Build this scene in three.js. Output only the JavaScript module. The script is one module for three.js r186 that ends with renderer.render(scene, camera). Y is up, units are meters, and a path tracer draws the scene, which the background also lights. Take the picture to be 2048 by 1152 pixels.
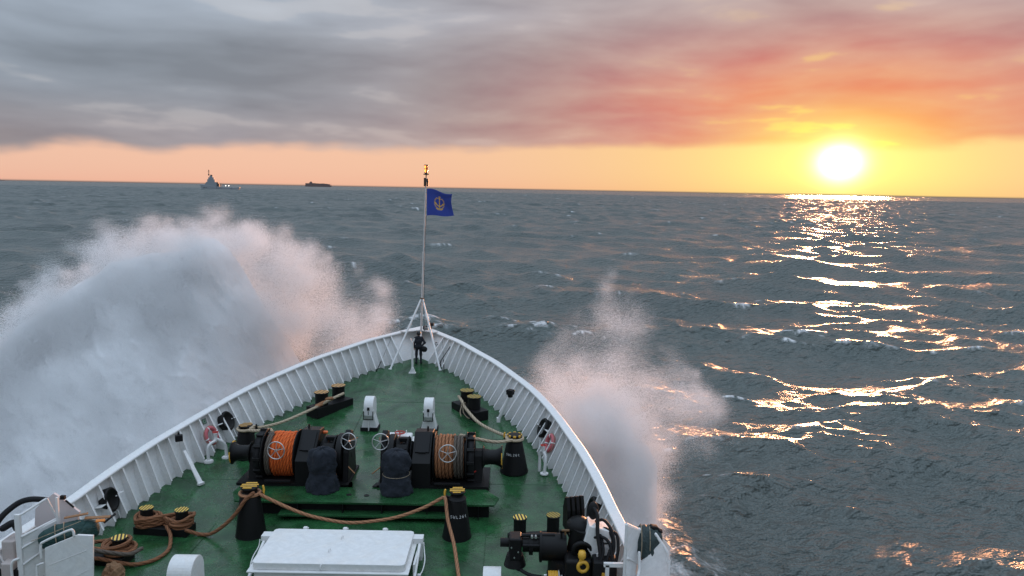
import * as THREE from 'three';
import { mergeGeometries, mergeVertices } from 'three/addons/utils/BufferGeometryUtils.js';
import { RoundedBoxGeometry } from 'three/addons/geometries/RoundedBoxGeometry.js';
import { TextGeometry } from 'three/addons/geometries/TextGeometry.js';
import { FontLoader } from 'three/addons/loaders/FontLoader.js';
import { MarchingCubes } from 'three/addons/objects/MarchingCubes.js';
import { createNoise2D, createNoise3D } from 'simplex-noise';

// ---------------------------------------------------------------- camera, sky, sun, exposure
const scene = new THREE.Scene();
const camera = new THREE.PerspectiveCamera(42.02, 2048 / 1152, 0.2, 40000);
camera.position.set(5.09, 11, 0);
camera.rotation.order = 'YXZ';
camera.rotation.set(-Math.atan(198.5 / 1500), 0, THREE.MathUtils.degToRad(1.035));
const renderer = new THREE.WebGLRenderer({ antialias: true });
renderer.toneMapping = THREE.LinearToneMapping;
renderer.toneMappingExposure = 1.0;
renderer.shadowMap.enabled = true;

let seed = 11;
const rnd = () => { seed = (seed + 0x6d2b79f5) | 0; let t = Math.imul(seed ^ (seed >>> 15), 1 | seed); t = (t + Math.imul(t ^ (t >>> 7), 61 | t)) ^ t; return ((t ^ (t >>> 14)) >>> 0) / 4294967296; };
const rr = (a, b) => a + (b - a) * rnd();
const gauss = () => Math.sqrt(-2 * Math.log(1 - rnd())) * Math.cos(6.283185 * rnd());
const n2 = createNoise2D(rnd), n3 = createNoise3D(rnd);
const sstep = (a, b, x) => { const t = Math.min(1, Math.max(0, (x - a) / (b - a))); return t * t * (3 - 2 * t); };
const lerp = THREE.MathUtils.lerp, clamp = THREE.MathUtils.clamp;
const fbm3 = (x, y, z, o) => { let s = 0, a = 0.5; for (let i = 0; i < o; i++, a *= 0.5) { s += a * n3(x, y, z); x *= 2.03; y *= 2.03; z *= 2.03; } return s; };
const fbm2 = (x, y, o) => { let s = 0, a = 0.5; for (let i = 0; i < o; i++, a *= 0.5) { s += a * n2(x, y); x *= 2.03; y *= 2.03; } return s; };

const SUN = new THREE.Vector3(0.3933, 0.0385, -0.9186).normalize();
const SUN_AZ = Math.atan2(SUN.x, -SUN.z);
function makeSky() { // overcast evening sky: a cloud deck that brightens upwards, a clear strip along the horizon, the low sun's glow in the air and on the cloud bases
  const W = 4096, H = 2048, data = new Float32Array(W * H * 4), R2D = 180 / Math.PI;
  const mix = (a, b, t) => [lerp(a[0], b[0], t), lerp(a[1], b[1], t), lerp(a[2], b[2], t)];
  for (let row = 0; row < H; row++) {
    const up = ((row + 0.5) / H - 0.5) * Math.PI, y = Math.sin(up), e = up * R2D;
    for (let col = 0; col < W; col++) {
      const o = (row * W + col) * 4;
      data[o + 3] = 1;
      if (e < -0.6) { data[o] = 0.10; data[o + 1] = 0.11; data[o + 2] = 0.12; continue; }
      const rd = ((col + 0.5) / W - 0.5) * 2 * Math.PI, x = Math.cos(rd) * Math.cos(up), z = Math.sin(rd) * Math.cos(up);
      let da = Math.atan2(x, -z) - SUN_AZ; if (da > Math.PI) da -= 2 * Math.PI; if (da < -Math.PI) da += 2 * Math.PI;
      const daz = da * R2D, g = Math.acos(clamp(x * SUN.x + y * SUN.y + z * SUN.z, -1, 1)) * R2D;
      const fine = e < 45 ? 5 : 3;
      const warp = 0.45 * n3(x * 3.1 + 7, y * 7, z * 3.1);
      const c1 = fbm3(x * 1.5 + 0.25 * warp, y * 7.6 + 0.35 * warp + 3, z * 1.5, fine);
      const c2 = fbm3(x * 5.2 + 40, y * 25 + 0.5 * warp, z * 5.2, fine);
      // clear strip
      const near = Math.exp(-(daz * daz) / (21 * 21)), far = sstep(40, 150, Math.abs(daz));
      let strip = mix([0.90, 0.55, 0.39], [1.02, 0.66, 0.25], near);
      strip = mix(strip, [0.46, 0.40, 0.41], far);
      const low = Math.exp(-Math.max(e, 0) / 0.9);
      strip = mix(strip, [strip[0] * 0.97, strip[1] * 0.86, strip[2] * 0.86], low);
      // cloud deck
      const lift = 0.295 + 0.13 * sstep(4, 15, e) + 0.82 * sstep(12, 70, e);
      const tone = lift * (1 + 0.42 * c1 + 0.15 * c2);
      const away = 1 - Math.exp(-Math.pow(g / 38, 2));
      let cloud = [tone * (0.94 - 0.09 * away - 0.05 * sstep(3, 25, e)), tone * 0.99, tone * (1.05 + 0.12 * away + 0.07 * sstep(3, 25, e))];
      const gap = sstep(0.20, 0.46, c1 * 0.8 + c2 * 0.75);
      cloud = mix(cloud, [0.62, 0.62, 0.63].map((v) => v * (0.55 + lift)), gap * 0.3);
      const warm = Math.exp(-Math.pow(g / 17.5, 1.8)), wide = Math.exp(-Math.pow(g / 26, 2.0)) * 0.55, lowWarm = Math.exp(-Math.pow((e - 2.5) / 2.6, 2)) * 0.27 * (1 - far);
      cloud = mix(cloud, [0.62 + 0.2 * c2, 0.40 + 0.15 * c2, 0.34 + 0.1 * c2], clamp(wide + lowWarm, 0, 0.9));
      cloud = mix(cloud, [0.96 + 0.16 * c1, 0.31 + 0.15 * (c2 + c1), 0.16 + 0.08 * c2], clamp(warm * 1.05 * (1 - 0.86 * sstep(5.5, 14, e)), 0, 0.95));
      const yel = Math.exp(-Math.pow(Math.hypot(daz * 0.62, (e - 2.2) * 0.95) / 3.4, 1.6)) + 0.55 * sstep(0.27, 0.5, c2 + 0.25 * c1) * Math.exp(-Math.pow(g / 9, 2));
      cloud = mix(cloud, [1.05, 0.72, 0.17], clamp(yel, 0, 1));
      const edge = 2.95 + 0.45 * Math.exp(-(daz * daz) / 700) - 0.95 * sstep(18, 60, Math.abs(daz)) + 0.55 * fbm3(x * 4.5, 9, z * 4.5, 4);
      const mask = sstep(edge - 0.4, edge + 0.55, e + 0.55 * c2);
      let c = mix(strip, cloud, mask);
      // glow of the air round the sun
      const y1 = Math.exp(-Math.pow(Math.hypot(daz * 0.38, (e - 2.0) * 0.95) / 2.4, 1.5)), core = Math.exp(-Math.pow(Math.hypot(daz * 0.92, (e - 2.2) * 1.1) / 0.98, 1.6));
      c = [c[0] + 0.35 * y1 + 6.0 * core, c[1] + 0.55 * y1 + 5.0 * core, c[2] + 0.05 * y1 + 3.2 * core];
      data[o] = Math.max(0.02, c[0]); data[o + 1] = Math.max(0.02, c[1]); data[o + 2] = Math.max(0.02, c[2]);
    }
  }
  const sky = new THREE.DataTexture(data, W, H, THREE.RGBAFormat, THREE.FloatType);
  sky.mapping = THREE.EquirectangularReflectionMapping;
  sky.magFilter = THREE.LinearFilter; sky.needsUpdate = true;
  scene.background = sky; scene.environment = sky;
}
makeSky();
const sun = new THREE.DirectionalLight(new THREE.Color().setRGB(1.0, 0.43, 0.20), 5.0);
sun.name = 'sun';
sun.position.copy(SUN).multiplyScalar(300).add(new THREE.Vector3(0, 0, -30));
sun.target.position.set(0, 0, -30);
sun.castShadow = true; sun.shadow.radius = 12; sun.shadow.mapSize.set(4096, 4096);
Object.assign(sun.shadow.camera, { left: -60, right: 60, top: 40, bottom: -40, near: 1, far: 600 });
scene.add(sun, sun.target);

// ---------------------------------------------------------------- helpers
const V = (x, y, z) => new THREE.Vector3(x, y, z);
const RGB = (r, g, b) => new THREE.Color().setRGB(r, g, b);
const taken = new Map();
const numbered = (n) => { const k = taken.get(n) ?? 0; taken.set(n, k + 1); return k ? n + '_' + String(k).padStart(3, '0') : n; };
const mat = (c, roughness = 0.5, o = {}) => new THREE.MeshPhysicalMaterial({ color: RGB(...c), roughness, ...o });
const tex = (w, h, f, srgb = false) => { // DataTexture from f(u, v) -> grey or [r, g, b] in 0..1
  const d = new Uint8Array(w * h * 4);
  for (let j = 0; j < h; j++) for (let i = 0; i < w; i++) {
    const v = f((i + 0.5) / w, (j + 0.5) / h), a = typeof v === 'number' ? [v, v, v] : v, o = (j * w + i) * 4;
    for (let c = 0; c < 3; c++) d[o + c] = clamp(Math.round(a[c] * 255), 0, 255);
    d[o + 3] = 255;
  }
  const t = new THREE.DataTexture(d, w, h); t.wrapS = t.wrapT = THREE.RepeatWrapping; t.magFilter = THREE.LinearFilter; t.needsUpdate = true;
  if (srgb) t.colorSpace = THREE.SRGBColorSpace;
  return t;
};
const tile = (u, v, f, o = 4, k = 0) => { // tileable fbm on a torus
  const a = u * 6.283185, b = v * 6.283185, q = f / 6.283185; let s = 0, am = 0.5, m = q;
  for (let i = 0; i < o; i++, am *= 0.5, m *= 2) { const X = Math.cos(a) * m, Y = Math.sin(a) * m, Z = Math.cos(b) * m, T = Math.sin(b) * m; s += am * 0.6 * (n3(X + k, Y + 0.7 * Z, T + 11 * i) + n3(Z + k + 5, T + 0.7 * X, Y - 7 * i)); }
  return s;
};
const put = (g, x = 0, y = 0, z = 0, rx = 0, ry = 0, rz = 0) => { if (rx || ry || rz) g.applyMatrix4(new THREE.Matrix4().makeRotationFromEuler(new THREE.Euler(rx, ry, rz))); return g.translate(x, y, z); };
const box = (w, h, d, x, y, z, rx, ry, rz) => put(new THREE.BoxGeometry(w, h, d), x, y, z, rx, ry, rz);
const rbox = (w, h, d, r, x, y, z, rx, ry, rz) => put(new RoundedBoxGeometry(w, h, d, 2, Math.min(r, w / 2.01, h / 2.01, d / 2.01)), x, y, z, rx, ry, rz);
const cyl = (r0, r1, h, x, y, z, rx, ry, rz, s = 28) => put(new THREE.CylinderGeometry(r1, r0, h, s), x, y, z, rx, ry, rz); // r0 bottom, r1 top
const torus = (R, r, x, y, z, rx, ry, rz, s = 36, t = 10, arc = Math.PI * 2) => put(new THREE.TorusGeometry(R, r, t, s, arc), x, y, z, rx, ry, rz);
const lathe = (pts, x, y, z, rx, ry, rz, s = 32) => put(new THREE.LatheGeometry(pts.map((p) => new THREE.Vector2(p[0], p[1])), s), x, y, z, rx, ry, rz);
const bar = (a, b, r, s = 8) => { const d = b.clone().sub(a), g = new THREE.CylinderGeometry(r, r, d.length(), s); g.applyQuaternion(new THREE.Quaternion().setFromUnitVectors(V(0, 1, 0), d.clone().normalize())); const m = a.clone().add(b).multiplyScalar(0.5); return g.translate(m.x, m.y, m.z); };
const tube = (pts, r, seg = 24, rad = 8, closed = false, tension = 0.5) => { // capped tube along a spline, uv in metres
  const c = new THREE.CatmullRomCurve3(pts, closed, 'catmullrom', tension), L = c.getLength(), g = new THREE.TubeGeometry(c, seg, r, rad, closed), uv = g.attributes.uv;
  for (let i = 0; i < uv.count; i++) uv.setXY(i, uv.getX(i) * L / (r * 8), uv.getY(i));
  if (closed) return g;
  const a = new THREE.SphereGeometry(r, rad, 4).translate(pts[0].x, pts[0].y, pts[0].z), e = pts[pts.length - 1], b = new THREE.SphereGeometry(r, rad, 4).translate(e.x, e.y, e.z);
  return join([g, a, b]);
};
const prism = (pts, depth, bevel = 0) => { const s = new THREE.Shape(pts.map((p) => new THREE.Vector2(p[0], p[1]))); return new THREE.ExtrudeGeometry(s, { depth, bevelEnabled: bevel > 0, bevelThickness: bevel, bevelSize: bevel, bevelSegments: 1, steps: 1 }); };
function join(list) {
  const l = list.flat().map((g) => { const r = g.index ? g.toNonIndexed() : g; for (const k of Object.keys(r.attributes)) if (!['position', 'normal', 'uv'].includes(k)) r.deleteAttribute(k); return r; });
  return l.length === 1 ? l[0] : mergeGeometries(l, false);
}
const mesh = (geos, m) => { const o = new THREE.Mesh(Array.isArray(geos) ? join(geos) : geos, m); o.castShadow = o.receiveShadow = true; return o; };
const part = (name, geos, m, parent) => { const o = mesh(geos, m); o.name = name; parent.add(o); return o; };
const thing = (name, label, category, at = [0, 0, 0], turn = 0, group) => {
  const o = new THREE.Group(); o.name = numbered(name); o.position.set(...at); o.rotation.y = turn; o.userData = { label, category };
  if (group) o.userData.group = group;
  scene.add(o); return o;
};
const single = (name, label, category, geos, m, group) => { const o = mesh(geos, m); o.name = numbered(name); o.userData = { label, category }; if (group) o.userData.group = group; scene.add(o); return o; };
const setting = (name, geos, m, kind = 'structure') => { const o = mesh(geos, m); o.name = numbered(name); o.userData = { kind }; scene.add(o); return o; };

// the ship's lines: distance d ahead of the origin (z = -d), half breadth w, heights
const lin = (t, k) => (x) => { if (x <= t[0]) return k[0]; for (let i = 1; i < t.length; i++) if (x <= t[i]) return lerp(k[i - 1], k[i], (x - t[i - 1]) / (t[i] - t[i - 1])); return k[k.length - 1]; };
const deckY = (d) => { const s = d - 24; return 0.1065 * (s + Math.sqrt(s * s + 1.2)) / 2; };
const railY = lin([10, 18, 21.9, 23.8, 26, 29.3, 32.3, 35.5, 38.7, 41, 43], [1.25, 1.25, 1.3, 1.5, 1.72, 1.97, 2.32, 2.7, 2.96, 3.0, 3.02]);
const SEA_Y = -7;
// ---------------------------------------------------------------- sea
const waves = [];
{
  const head = Math.PI / 2 + 0.10; // travelling towards the ship
  for (let i = 0; i < 84; i++) {
    const L = 46 * Math.pow(1.3 / 46, Math.pow((i + rnd()) / 84, 0.85)), k = 2 * Math.PI / L;
    const spread = (L > 20 ? 0.42 : 0.75) * gauss();
    const a = 0.0105 * L * (0.6 + 0.8 * rnd()) * (L > 12 ? 0.8 : 1) * (L < 5 ? 0.92 : 1);
    waves.push({ kx: k * Math.cos(head + spread), kz: k * Math.sin(head + spread), a: a * 0.86, L, p: rnd() * 6.283, cx: Math.cos(head + spread), cz: Math.sin(head + spread) });
  }
}
function wave(x, z, cell, out) {
  let y = 0, dx = 0, dz = 0, fold = 0;
  for (const w of waves) {
    const keep = sstep(1.6, 3.4, w.L / cell); if (keep <= 0) continue;
    const ph = w.kx * x + w.kz * z + w.p, s = Math.sin(ph), c = Math.cos(ph), a = w.a * keep;
    y += a * c; dx -= 1.0 * a * w.cx * s; dz -= 1.0 * a * w.cz * s; fold += a * (6.283 / w.L) * c;
  }
  out.y = y; out.dx = dx; out.dz = dz; out.fold = fold;
}
function makeSea() {
  const cx = 5, cz = 6, cols = [], rows = [];
  const step = 0.0024, wide = 0.67;
  for (let a = -Math.PI; a < -wide - 0.03; a += 0.06) cols.push(a);
  for (let a = -wide; a <= wide; a += step) cols.push(a);
  for (let a = wide + 0.05; a < Math.PI - 0.01; a += 0.06) cols.push(a);
  cols.push(Math.PI);
  for (let r = 3; r < 14500;) { rows.push(r); r += r < 22 ? 1.2 : Math.max(0.15, Math.min(r * r / 15500, 2.7 + Math.max(0, r - 1000) * 0.0012 + Math.max(0, r - 3000) * 0.03)); }
  rows.push(14600);
  const nC = cols.length, nR = rows.length, pos = new Float32Array(nC * nR * 3), col = new Float32Array(nC * nR * 3), uv = new Float32Array(nC * nR * 2), idx = new Uint32Array((nC - 1) * (nR - 1) * 6);
  const o = {};
  for (let j = 0; j < nR; j++) {
    const r = rows[j], dr = (rows[Math.min(j + 1, nR - 1)] - rows[Math.max(j - 1, 0)]) / 2;
    for (let i = 0; i < nC; i++) {
      const a = cols[i], inside = Math.abs(a) <= wide, da = inside ? step : 0.06;
      const x0 = cx + Math.sin(a) * r, z0 = cz - Math.cos(a) * r, n = j * nC + i;
      wave(x0, z0, Math.max(dr, r * da * 0.6), o);
      const fade = 1 - 0.55 * sstep(2500, 9000, r), gust = 0.82 + 0.5 * n2(x0 / 170, z0 / 170 + 4);
      pos[n * 3] = x0 + o.dx * fade; pos[n * 3 + 1] = SEA_Y + o.y * fade * lerp(1, gust, 0.6); pos[n * 3 + 2] = z0 + o.dz * fade;
      uv[n * 2] = pos[n * 3] / 19; uv[n * 2 + 1] = -pos[n * 3 + 2] / 19;
      // foam: wash churned up beside the hull, and breaking crests
      let foam = 0;
      if (r < 2600) {
        const X = pos[n * 3], Z = pos[n * 3 + 2], d = -Z;
        const hullW = d < 12 ? 9 : d < 39 ? lerp(9, 2, sstep(18, 39, d)) : 0.5;
        const out = Math.abs(X) - hullW;
        const lace = Math.abs(fbm2(X / 3.1 + 9, Z / 3.1, 5)), lace2 = Math.abs(fbm2(X / 0.9, Z / 0.9 + 3, 4));
        const reach = X < 0 ? 26 * sstep(60, 36, d) : 15 * sstep(47, 36, d);
        if (out < reach && d < 66) foam = Math.max(foam, sstep(0.02, 0.75, 1.25 * (1 - out / Math.max(reach, 0.1)) - 1.0 * lace - 0.55 * lace2 + 0.18));
        if (r > 24) {
          const crest = sstep(0.46, 0.66, o.fold) * sstep(0.58, 0.74, n2(X / 23 + 60, Z / 23) * 0.5 + 0.5);
          foam = Math.max(foam, crest * sstep(0.42, 0.05, lace + 0.6 * lace2 - 0.10));
        }
      }
      const t = 0.5 + 0.5 * n2(x0 / 60, z0 / 60);
      const base = [0.096 + 0.014 * t, 0.114 + 0.018 * t, 0.107 + 0.016 * t];
      for (let c = 0; c < 3; c++) col[n * 3 + c] = lerp(base[c], 0.78, foam);
    }
  }
  let k = 0;
  for (let j = 0; j < nR - 1; j++) for (let i = 0; i < nC - 1; i++) { const a = j * nC + i, b = a + 1, c = a + nC, d = c + 1; idx[k++] = a; idx[k++] = b; idx[k++] = c; idx[k++] = b; idx[k++] = d; idx[k++] = c; }
  const g = new THREE.BufferGeometry();
  g.setAttribute('position', new THREE.BufferAttribute(pos, 3)); g.setAttribute('color', new THREE.BufferAttribute(col, 3)); g.setAttribute('uv', new THREE.BufferAttribute(uv, 2)); g.setIndex(new THREE.BufferAttribute(idx, 1));
  g.computeVertexNormals();
  // ripples: a tileable field of short wind waves, as normals
  const rip = []; for (let i = 0; i < 70; i++) { const m = lerp(4, 62, Math.pow(rnd(), 1.7)), th = Math.PI / 2 + 0.75 * gauss(); rip.push([Math.round(m * Math.cos(th)), Math.round(m * Math.sin(th)), rnd() * 6.283, 1 / Math.max(3, m)]); }
  const N = 1024, hgt = new Float32Array(N * N), TILE = 19;
  for (let j = 0; j < N; j++) for (let i = 0; i < N; i++) { let v = 0; for (const q of rip) { const w = Math.sin(6.283185 * (q[0] * i + q[1] * j) / N + q[2]); v += q[3] * (1 - 2 * Math.abs(w) * Math.abs(w) ** 0.25); } hgt[j * N + i] = v; }
  const K = 0.22, nrm = tex(N, N, (u, v) => { const i = Math.floor(u * N), j = Math.floor(v * N), at = (p, q) => hgt[((q + N) % N) * N + ((p + N) % N)], d = K * N / TILE / 2, sx = (at(i + 1, j) - at(i - 1, j)) * d, sy = (at(i, j + 1) - at(i, j - 1)) * d, l = Math.hypot(sx, sy, 1); return [0.5 - 0.5 * sx / l, 0.5 - 0.5 * sy / l, 0.5 + 0.5 / l]; });
  nrm.rotation = 0.21;
  const sea = new THREE.Mesh(g, new THREE.MeshPhysicalMaterial({ color: 0xffffff, vertexColors: true, roughness: 0.30, ior: 1.333, normalMap: nrm, normalScale: new THREE.Vector2(1, 1) }));
  sea.name = 'sea'; sea.userData = { kind: 'structure' }; sea.receiveShadow = true;
  scene.add(sea);
}
makeSea();
// ---------------------------------------------------------------- spray thrown up by the bow: clouds of real droplets
function makeSpray() {
  const droplets = (n, s) => { // a puff: n tiny droplets, densest at its middle, radius about 1
    const p = [], t = [[1, 1, 1], [1, -1, -1], [-1, 1, -1], [-1, -1, 1]], f = [[0, 1, 2], [0, 3, 1], [0, 2, 3], [1, 3, 2]], q = new THREE.Quaternion(), v = V(0, 0, 0);
    for (let i = 0; i < n; i++) {
      let x, y, z; do { x = 0.46 * gauss(); y = 0.46 * gauss(); z = 0.46 * gauss(); } while (x * x + y * y + z * z > 2.2);
      q.set(gauss(), gauss(), gauss(), gauss()).normalize();
      const k = s * (0.6 + 0.9 * rnd() * rnd());
      const c = t.map((a) => v.set(...a).applyQuaternion(q).multiplyScalar(k).toArray());
      for (const tri of f) for (const w of tri) p.push(c[w][0] + x, c[w][1] + y, c[w][2] + z);
    }
    const g = new THREE.BufferGeometry(); g.setAttribute('position', new THREE.BufferAttribute(new Float32Array(p), 3)); g.computeVertexNormals();
    return g;
  };
  const water = new THREE.MeshPhysicalMaterial({ color: RGB(0.985, 0.988, 0.99), roughness: 1, specularIntensity: 0.3, transmission: 0.55, thickness: 0 });
  const fine = droplets(3800, 0.0067), loose = droplets(2800, 0.0042);
  const cloud = (name, label, list) => {
    for (const [kind, g] of [['fine', fine], ['loose', loose]]) {
      const l = list.filter((e) => e[4] === kind); if (!l.length) continue;
      const m = new THREE.InstancedMesh(g, water, l.length), M = new THREE.Matrix4(), q = new THREE.Quaternion();
      l.forEach(([x, y, z, r], i) => { q.set(gauss(), gauss(), gauss(), gauss()).normalize(); m.setMatrixAt(i, M.compose(V(x, y, z), q, V(r, r, r))); });
      m.name = numbered(name); m.userData = { kind: 'stuff', label, category: 'spray' }; m.castShadow = m.receiveShadow = true;
      scene.add(m);
    }
  };
  // port burst: a thick curved sheet abreast of the port bow; top(x) and foot(x) are its upper and lower edges
  const topP = lin([-34, -29, -26, -23.5, -21.3, -20.2, -18.6, -16.5, -15.9, -14, -12.4, -11.2, -9.5, -7.8, -5.7, -3.7, -1.6], [-3.5, -1, 0.5, 2.0, 3.2, 5.0, 6.4, 7.7, 8.6, 9.3, 9.4, 9.9, 9.5, 8.7, 7.7, 6.4, 5.4]);
  const footP = lin([-34, -6, -4.2, -3, -2, -1.6], [-8, -8, -2, 2.0, 4.4, 5.1]);
  const midP = lin([-34, -20, -10, -5, -1.5], [35, 37.5, 39.5, 41.5, 43.5]);
  // the white water inside each burst: an opaque, torn body of foam; half(x, y) is half its thickness
  const froth = new THREE.MeshPhysicalMaterial({ color: RGB(0.91, 0.915, 0.92), roughness: 0.95, specularIntensity: 0.2 });
  const body = (label, x0, x1, low, top, mid, half, k) => {
    const NX = 230, NY = 150, p = [], ix = [];
    for (const sgn of [1, -1]) { const b = p.length / 3; for (let i = 0; i <= NX; i++) { const x = lerp(x0, x1, i / NX), t = top(x), f = low(x); for (let j = 0; j <= NY; j++) { const y = lerp(f, t, j / NY), h = half(x, y, t, f), n = fbm2((x * 0.9 + y * 0.7) * 0.55 + k + 9 * sgn, (y - x * 0.5) * 0.30, 5) * 0.85 + 0.08 * fbm2(x * 1.6 + k, y * 1.6 + sgn, 3); const e = sstep(0, 0.5, h); p.push(x + 0.25 * n * e, y + 0.3 * n * e, -(mid(x) + 0.12 * (y - 2)) + sgn * (h + n * e * 0.75)); if (i && j) { const a = b + i * (NY + 1) + j; const q = [a - NY - 2, a - 1, a - NY - 1, a - 1, a, a - NY - 1]; if (sgn < 0) q.reverse(); ix.push(...q); } } } }
    const g = new THREE.BufferGeometry(); g.setAttribute('position', new THREE.Float32BufferAttribute(p, 3)); g.setIndex(ix); g.computeVertexNormals();
    const o = new THREE.Mesh(g, froth); o.name = numbered('white_water'); o.userData = { kind: 'stuff', label, category: 'spray' }; o.castShadow = o.receiveShadow = true; scene.add(o);
  };
  const coreTopP = (x) => topP(x) - 2.0 - 0.9 * n2(x * 0.22, 3) - 6.5 * sstep(-11.5, -5, x), coreHalfP = (x, y, t) => (0.42 * Math.sqrt(Math.max(0, t - y)) + 0.24 * Math.max(0, t - y)) * (1 - 0.75 * sstep(-13, -5, x)) * sstep(-33, -29, x);
  body('dense white water inside the spray burst beside the port bow', -33, -4.6, () => -8, coreTopP, midP, coreHalfP, 5);
  const port = [];
  for (let i = 0, tries = 0; i < 1900 && tries < 200000; tries++) {
    const x = rr(-33, -2.2), t = topP(x), f = footP(x), y = rr(f - 0.2, t);
    const wob = 0.9 * fbm2(x * 0.55 + 3, y * 0.55, 4), edge = t - y + wob * 1.3;
    if (edge < 0.05) continue;
    const right = sstep(-13, -2.5, x), flow = fbm2((x * 0.9 + y * 0.75) * 0.42, (y - x * 0.45) * 0.16 + 8, 4);
    let dens = lerp(1, 0.22, right) * (0.55 + 0.45 * sstep(0.1, 1.8, edge)) * (0.88 + 0.55 * flow);
    dens *= 1 - 0.62 * Math.exp(-(((x + 15.6) / 1.5) ** 2 + ((y - 1.2) / 1.7) ** 2)); // thinner windows in the sheet
    dens *= 1 - 0.55 * Math.exp(-(((x + 6) / 1.3) ** 2 + ((y - 2.6) / 1.3) ** 2)) - 0.4 * Math.exp(-(((x + 8.8) / 1.4) ** 2 + ((y - 5.6) / 1.0) ** 2));
    const ct = coreTopP(x); dens *= y > ct - 1.2 ? 1.5 : 0.32;
    if (right > 0.6) dens *= 0.55 + 0.45 * sstep(-2.2, -5.5, x);
    if (rnd() > dens) continue;
    const zo0 = coreTopP(x) > y && x < -4.8 ? coreHalfP(x, y, coreTopP(x)) : 0;
    const thick = lerp(2.6, 1.4, right) * (1 + 0.25 * sstep(4, -6, y));
    const rad = clamp(0.34 + 0.42 * edge, 0.30, lerp(1.25, 0.95, right)) * rr(0.75, 1.25);
    port.push([x, y - rad * 0.35, -(midP(x) + 0.12 * (y - 2)) + (zo0 > 0.25 ? (rnd() < 0.82 ? 1 : -1) * (zo0 + 0.25 + Math.abs(gauss()) * 0.6) : thick * gauss() * 0.7), rad, right > 0.75 && rnd() < 0.6 ? 'loose' : 'fine']); i++;
  }
  cloud('sea_spray', 'huge white burst of sea spray beside the port bow', port);
  // starboard burst, lower and thinner
  const topS = lin([5.4, 6.2, 7.4, 8.6, 9.6, 10.3, 11, 11.8, 12.6, 13.6, 14.6, 15.4, 15.9], [1.6, 2.6, 4.0, 5.4, 6.7, 7.2, 6.5, 5.4, 3.9, 3.0, 2.1, 1.2, 0.2]);
  const footS = lin([5.4, 10, 12.6, 12.9, 13.6, 14.6, 15.9], [-4, -8, -8, -4, -1.6, -1.2, -0.6]);
  const coreTopS = (x) => Math.min(topS(x) - 3.2, -0.4) - 1.2 * ((x - 10) / 1.8) ** 2 - 0.5 * n2(x, 8), coreHalfS = (x, y, t) => Math.sqrt(Math.max(0, t - y)) * 0.42 * sstep(7.2, 8.4, x) * sstep(12.6, 11.4, x);
  body('dense white water inside the spray plume off the starboard bow', 7.2, 12.6, () => -8, coreTopS, () => 37, coreHalfS, 31);
  const stbd = [];
  for (let i = 0, tries = 0; i < 900 && tries < 200000; tries++) {
    const x = rr(5.4, 15.9), t = topS(x), f = footS(x); if (f > t) continue;
    const y = rr(f, t), wob = 0.8 * fbm2(x * 0.7 + 30, y * 0.7, 4), edge = Math.min(t - y + wob, y - f + 0.5 + wob);
    if (edge < 0.03) continue;
    const core = Math.exp(-(((x - 10.0) / 2.2) ** 2 + ((y + 1.4) / 3.1) ** 2)) + 0.8 * Math.exp(-(((x - 10.8) / 1.4) ** 2)) * sstep(-1, -5, y);
    const dens = (lerp(0.17, 0.08, sstep(11.8, 14, x)) + 0.16 * Math.exp(-(((x - 10) / 1.5) ** 2)) * sstep(-1, 3, y) + 0.22 * sstep(12.6, 11, x) * sstep(-2, -5, y) + 1.0 * core) * (0.8 + 0.9 * fbm2((x - y * 0.3) * 0.5, y * 0.3 + 20, 4)) * (0.7 + 0.3 * sstep(0, 1.2, edge));
    if (rnd() > dens) continue;
    const rad = clamp(0.34 + 0.35 * edge, 0.3, 0.95) * rr(0.75, 1.25);
    stbd.push([x, y - rad * 0.3, -37 + (coreHalfS(x, y, coreTopS(x)) > 0.2 ? (rnd() < 0.8 ? 1 : -1) * (coreHalfS(x, y, coreTopS(x)) + 0.3 + Math.abs(gauss()) * 0.9) : 1.4 * gauss()), rad, core < 0.4 && rnd() < 0.85 ? 'loose' : 'fine']); i++;
  }
  cloud('sea_spray', 'smaller pinkish plume of sea spray off the starboard bow', stbd);
}
makeSpray();
// ---------------------------------------------------------------- materials of the ship
const boxUV = (g, s = 1) => { // uv in metres, by the side each face looks to
  const p = g.attributes.position, n = g.attributes.normal, uv = new Float32Array(p.count * 2);
  for (let i = 0; i < p.count; i++) { const ax = Math.abs(n.getX(i)), ay = Math.abs(n.getY(i)), az = Math.abs(n.getZ(i)); const [a, b] = ay >= ax && ay >= az ? [p.getX(i), p.getZ(i)] : ax >= az ? [p.getZ(i), p.getY(i)] : [p.getX(i), p.getY(i)]; uv[i * 2] = a * s; uv[i * 2 + 1] = b * s; }
  g.setAttribute('uv', new THREE.BufferAttribute(uv, 2)); return g;
};
const grimeTex = tex(512, 512, (u, v) => { const a = tile(u, v, 9, 5), b = tile(u, v, 40, 3, 4), s = tile(u * 1, v, 3, 3, 9); const d = 0.965 + 0.05 * a + 0.03 * b ; return [d, d * (0.995 - 0.02 * Math.max(0, s)), d * (0.985 - 0.04 * Math.max(0, s))]; }, true);
const paintBump = tex(512, 512, (u, v) => 0.5 + 0.3 * tile(u, v, 14, 4, 2) + 0.12 * tile(u, v, 90, 2, 7));
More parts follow.
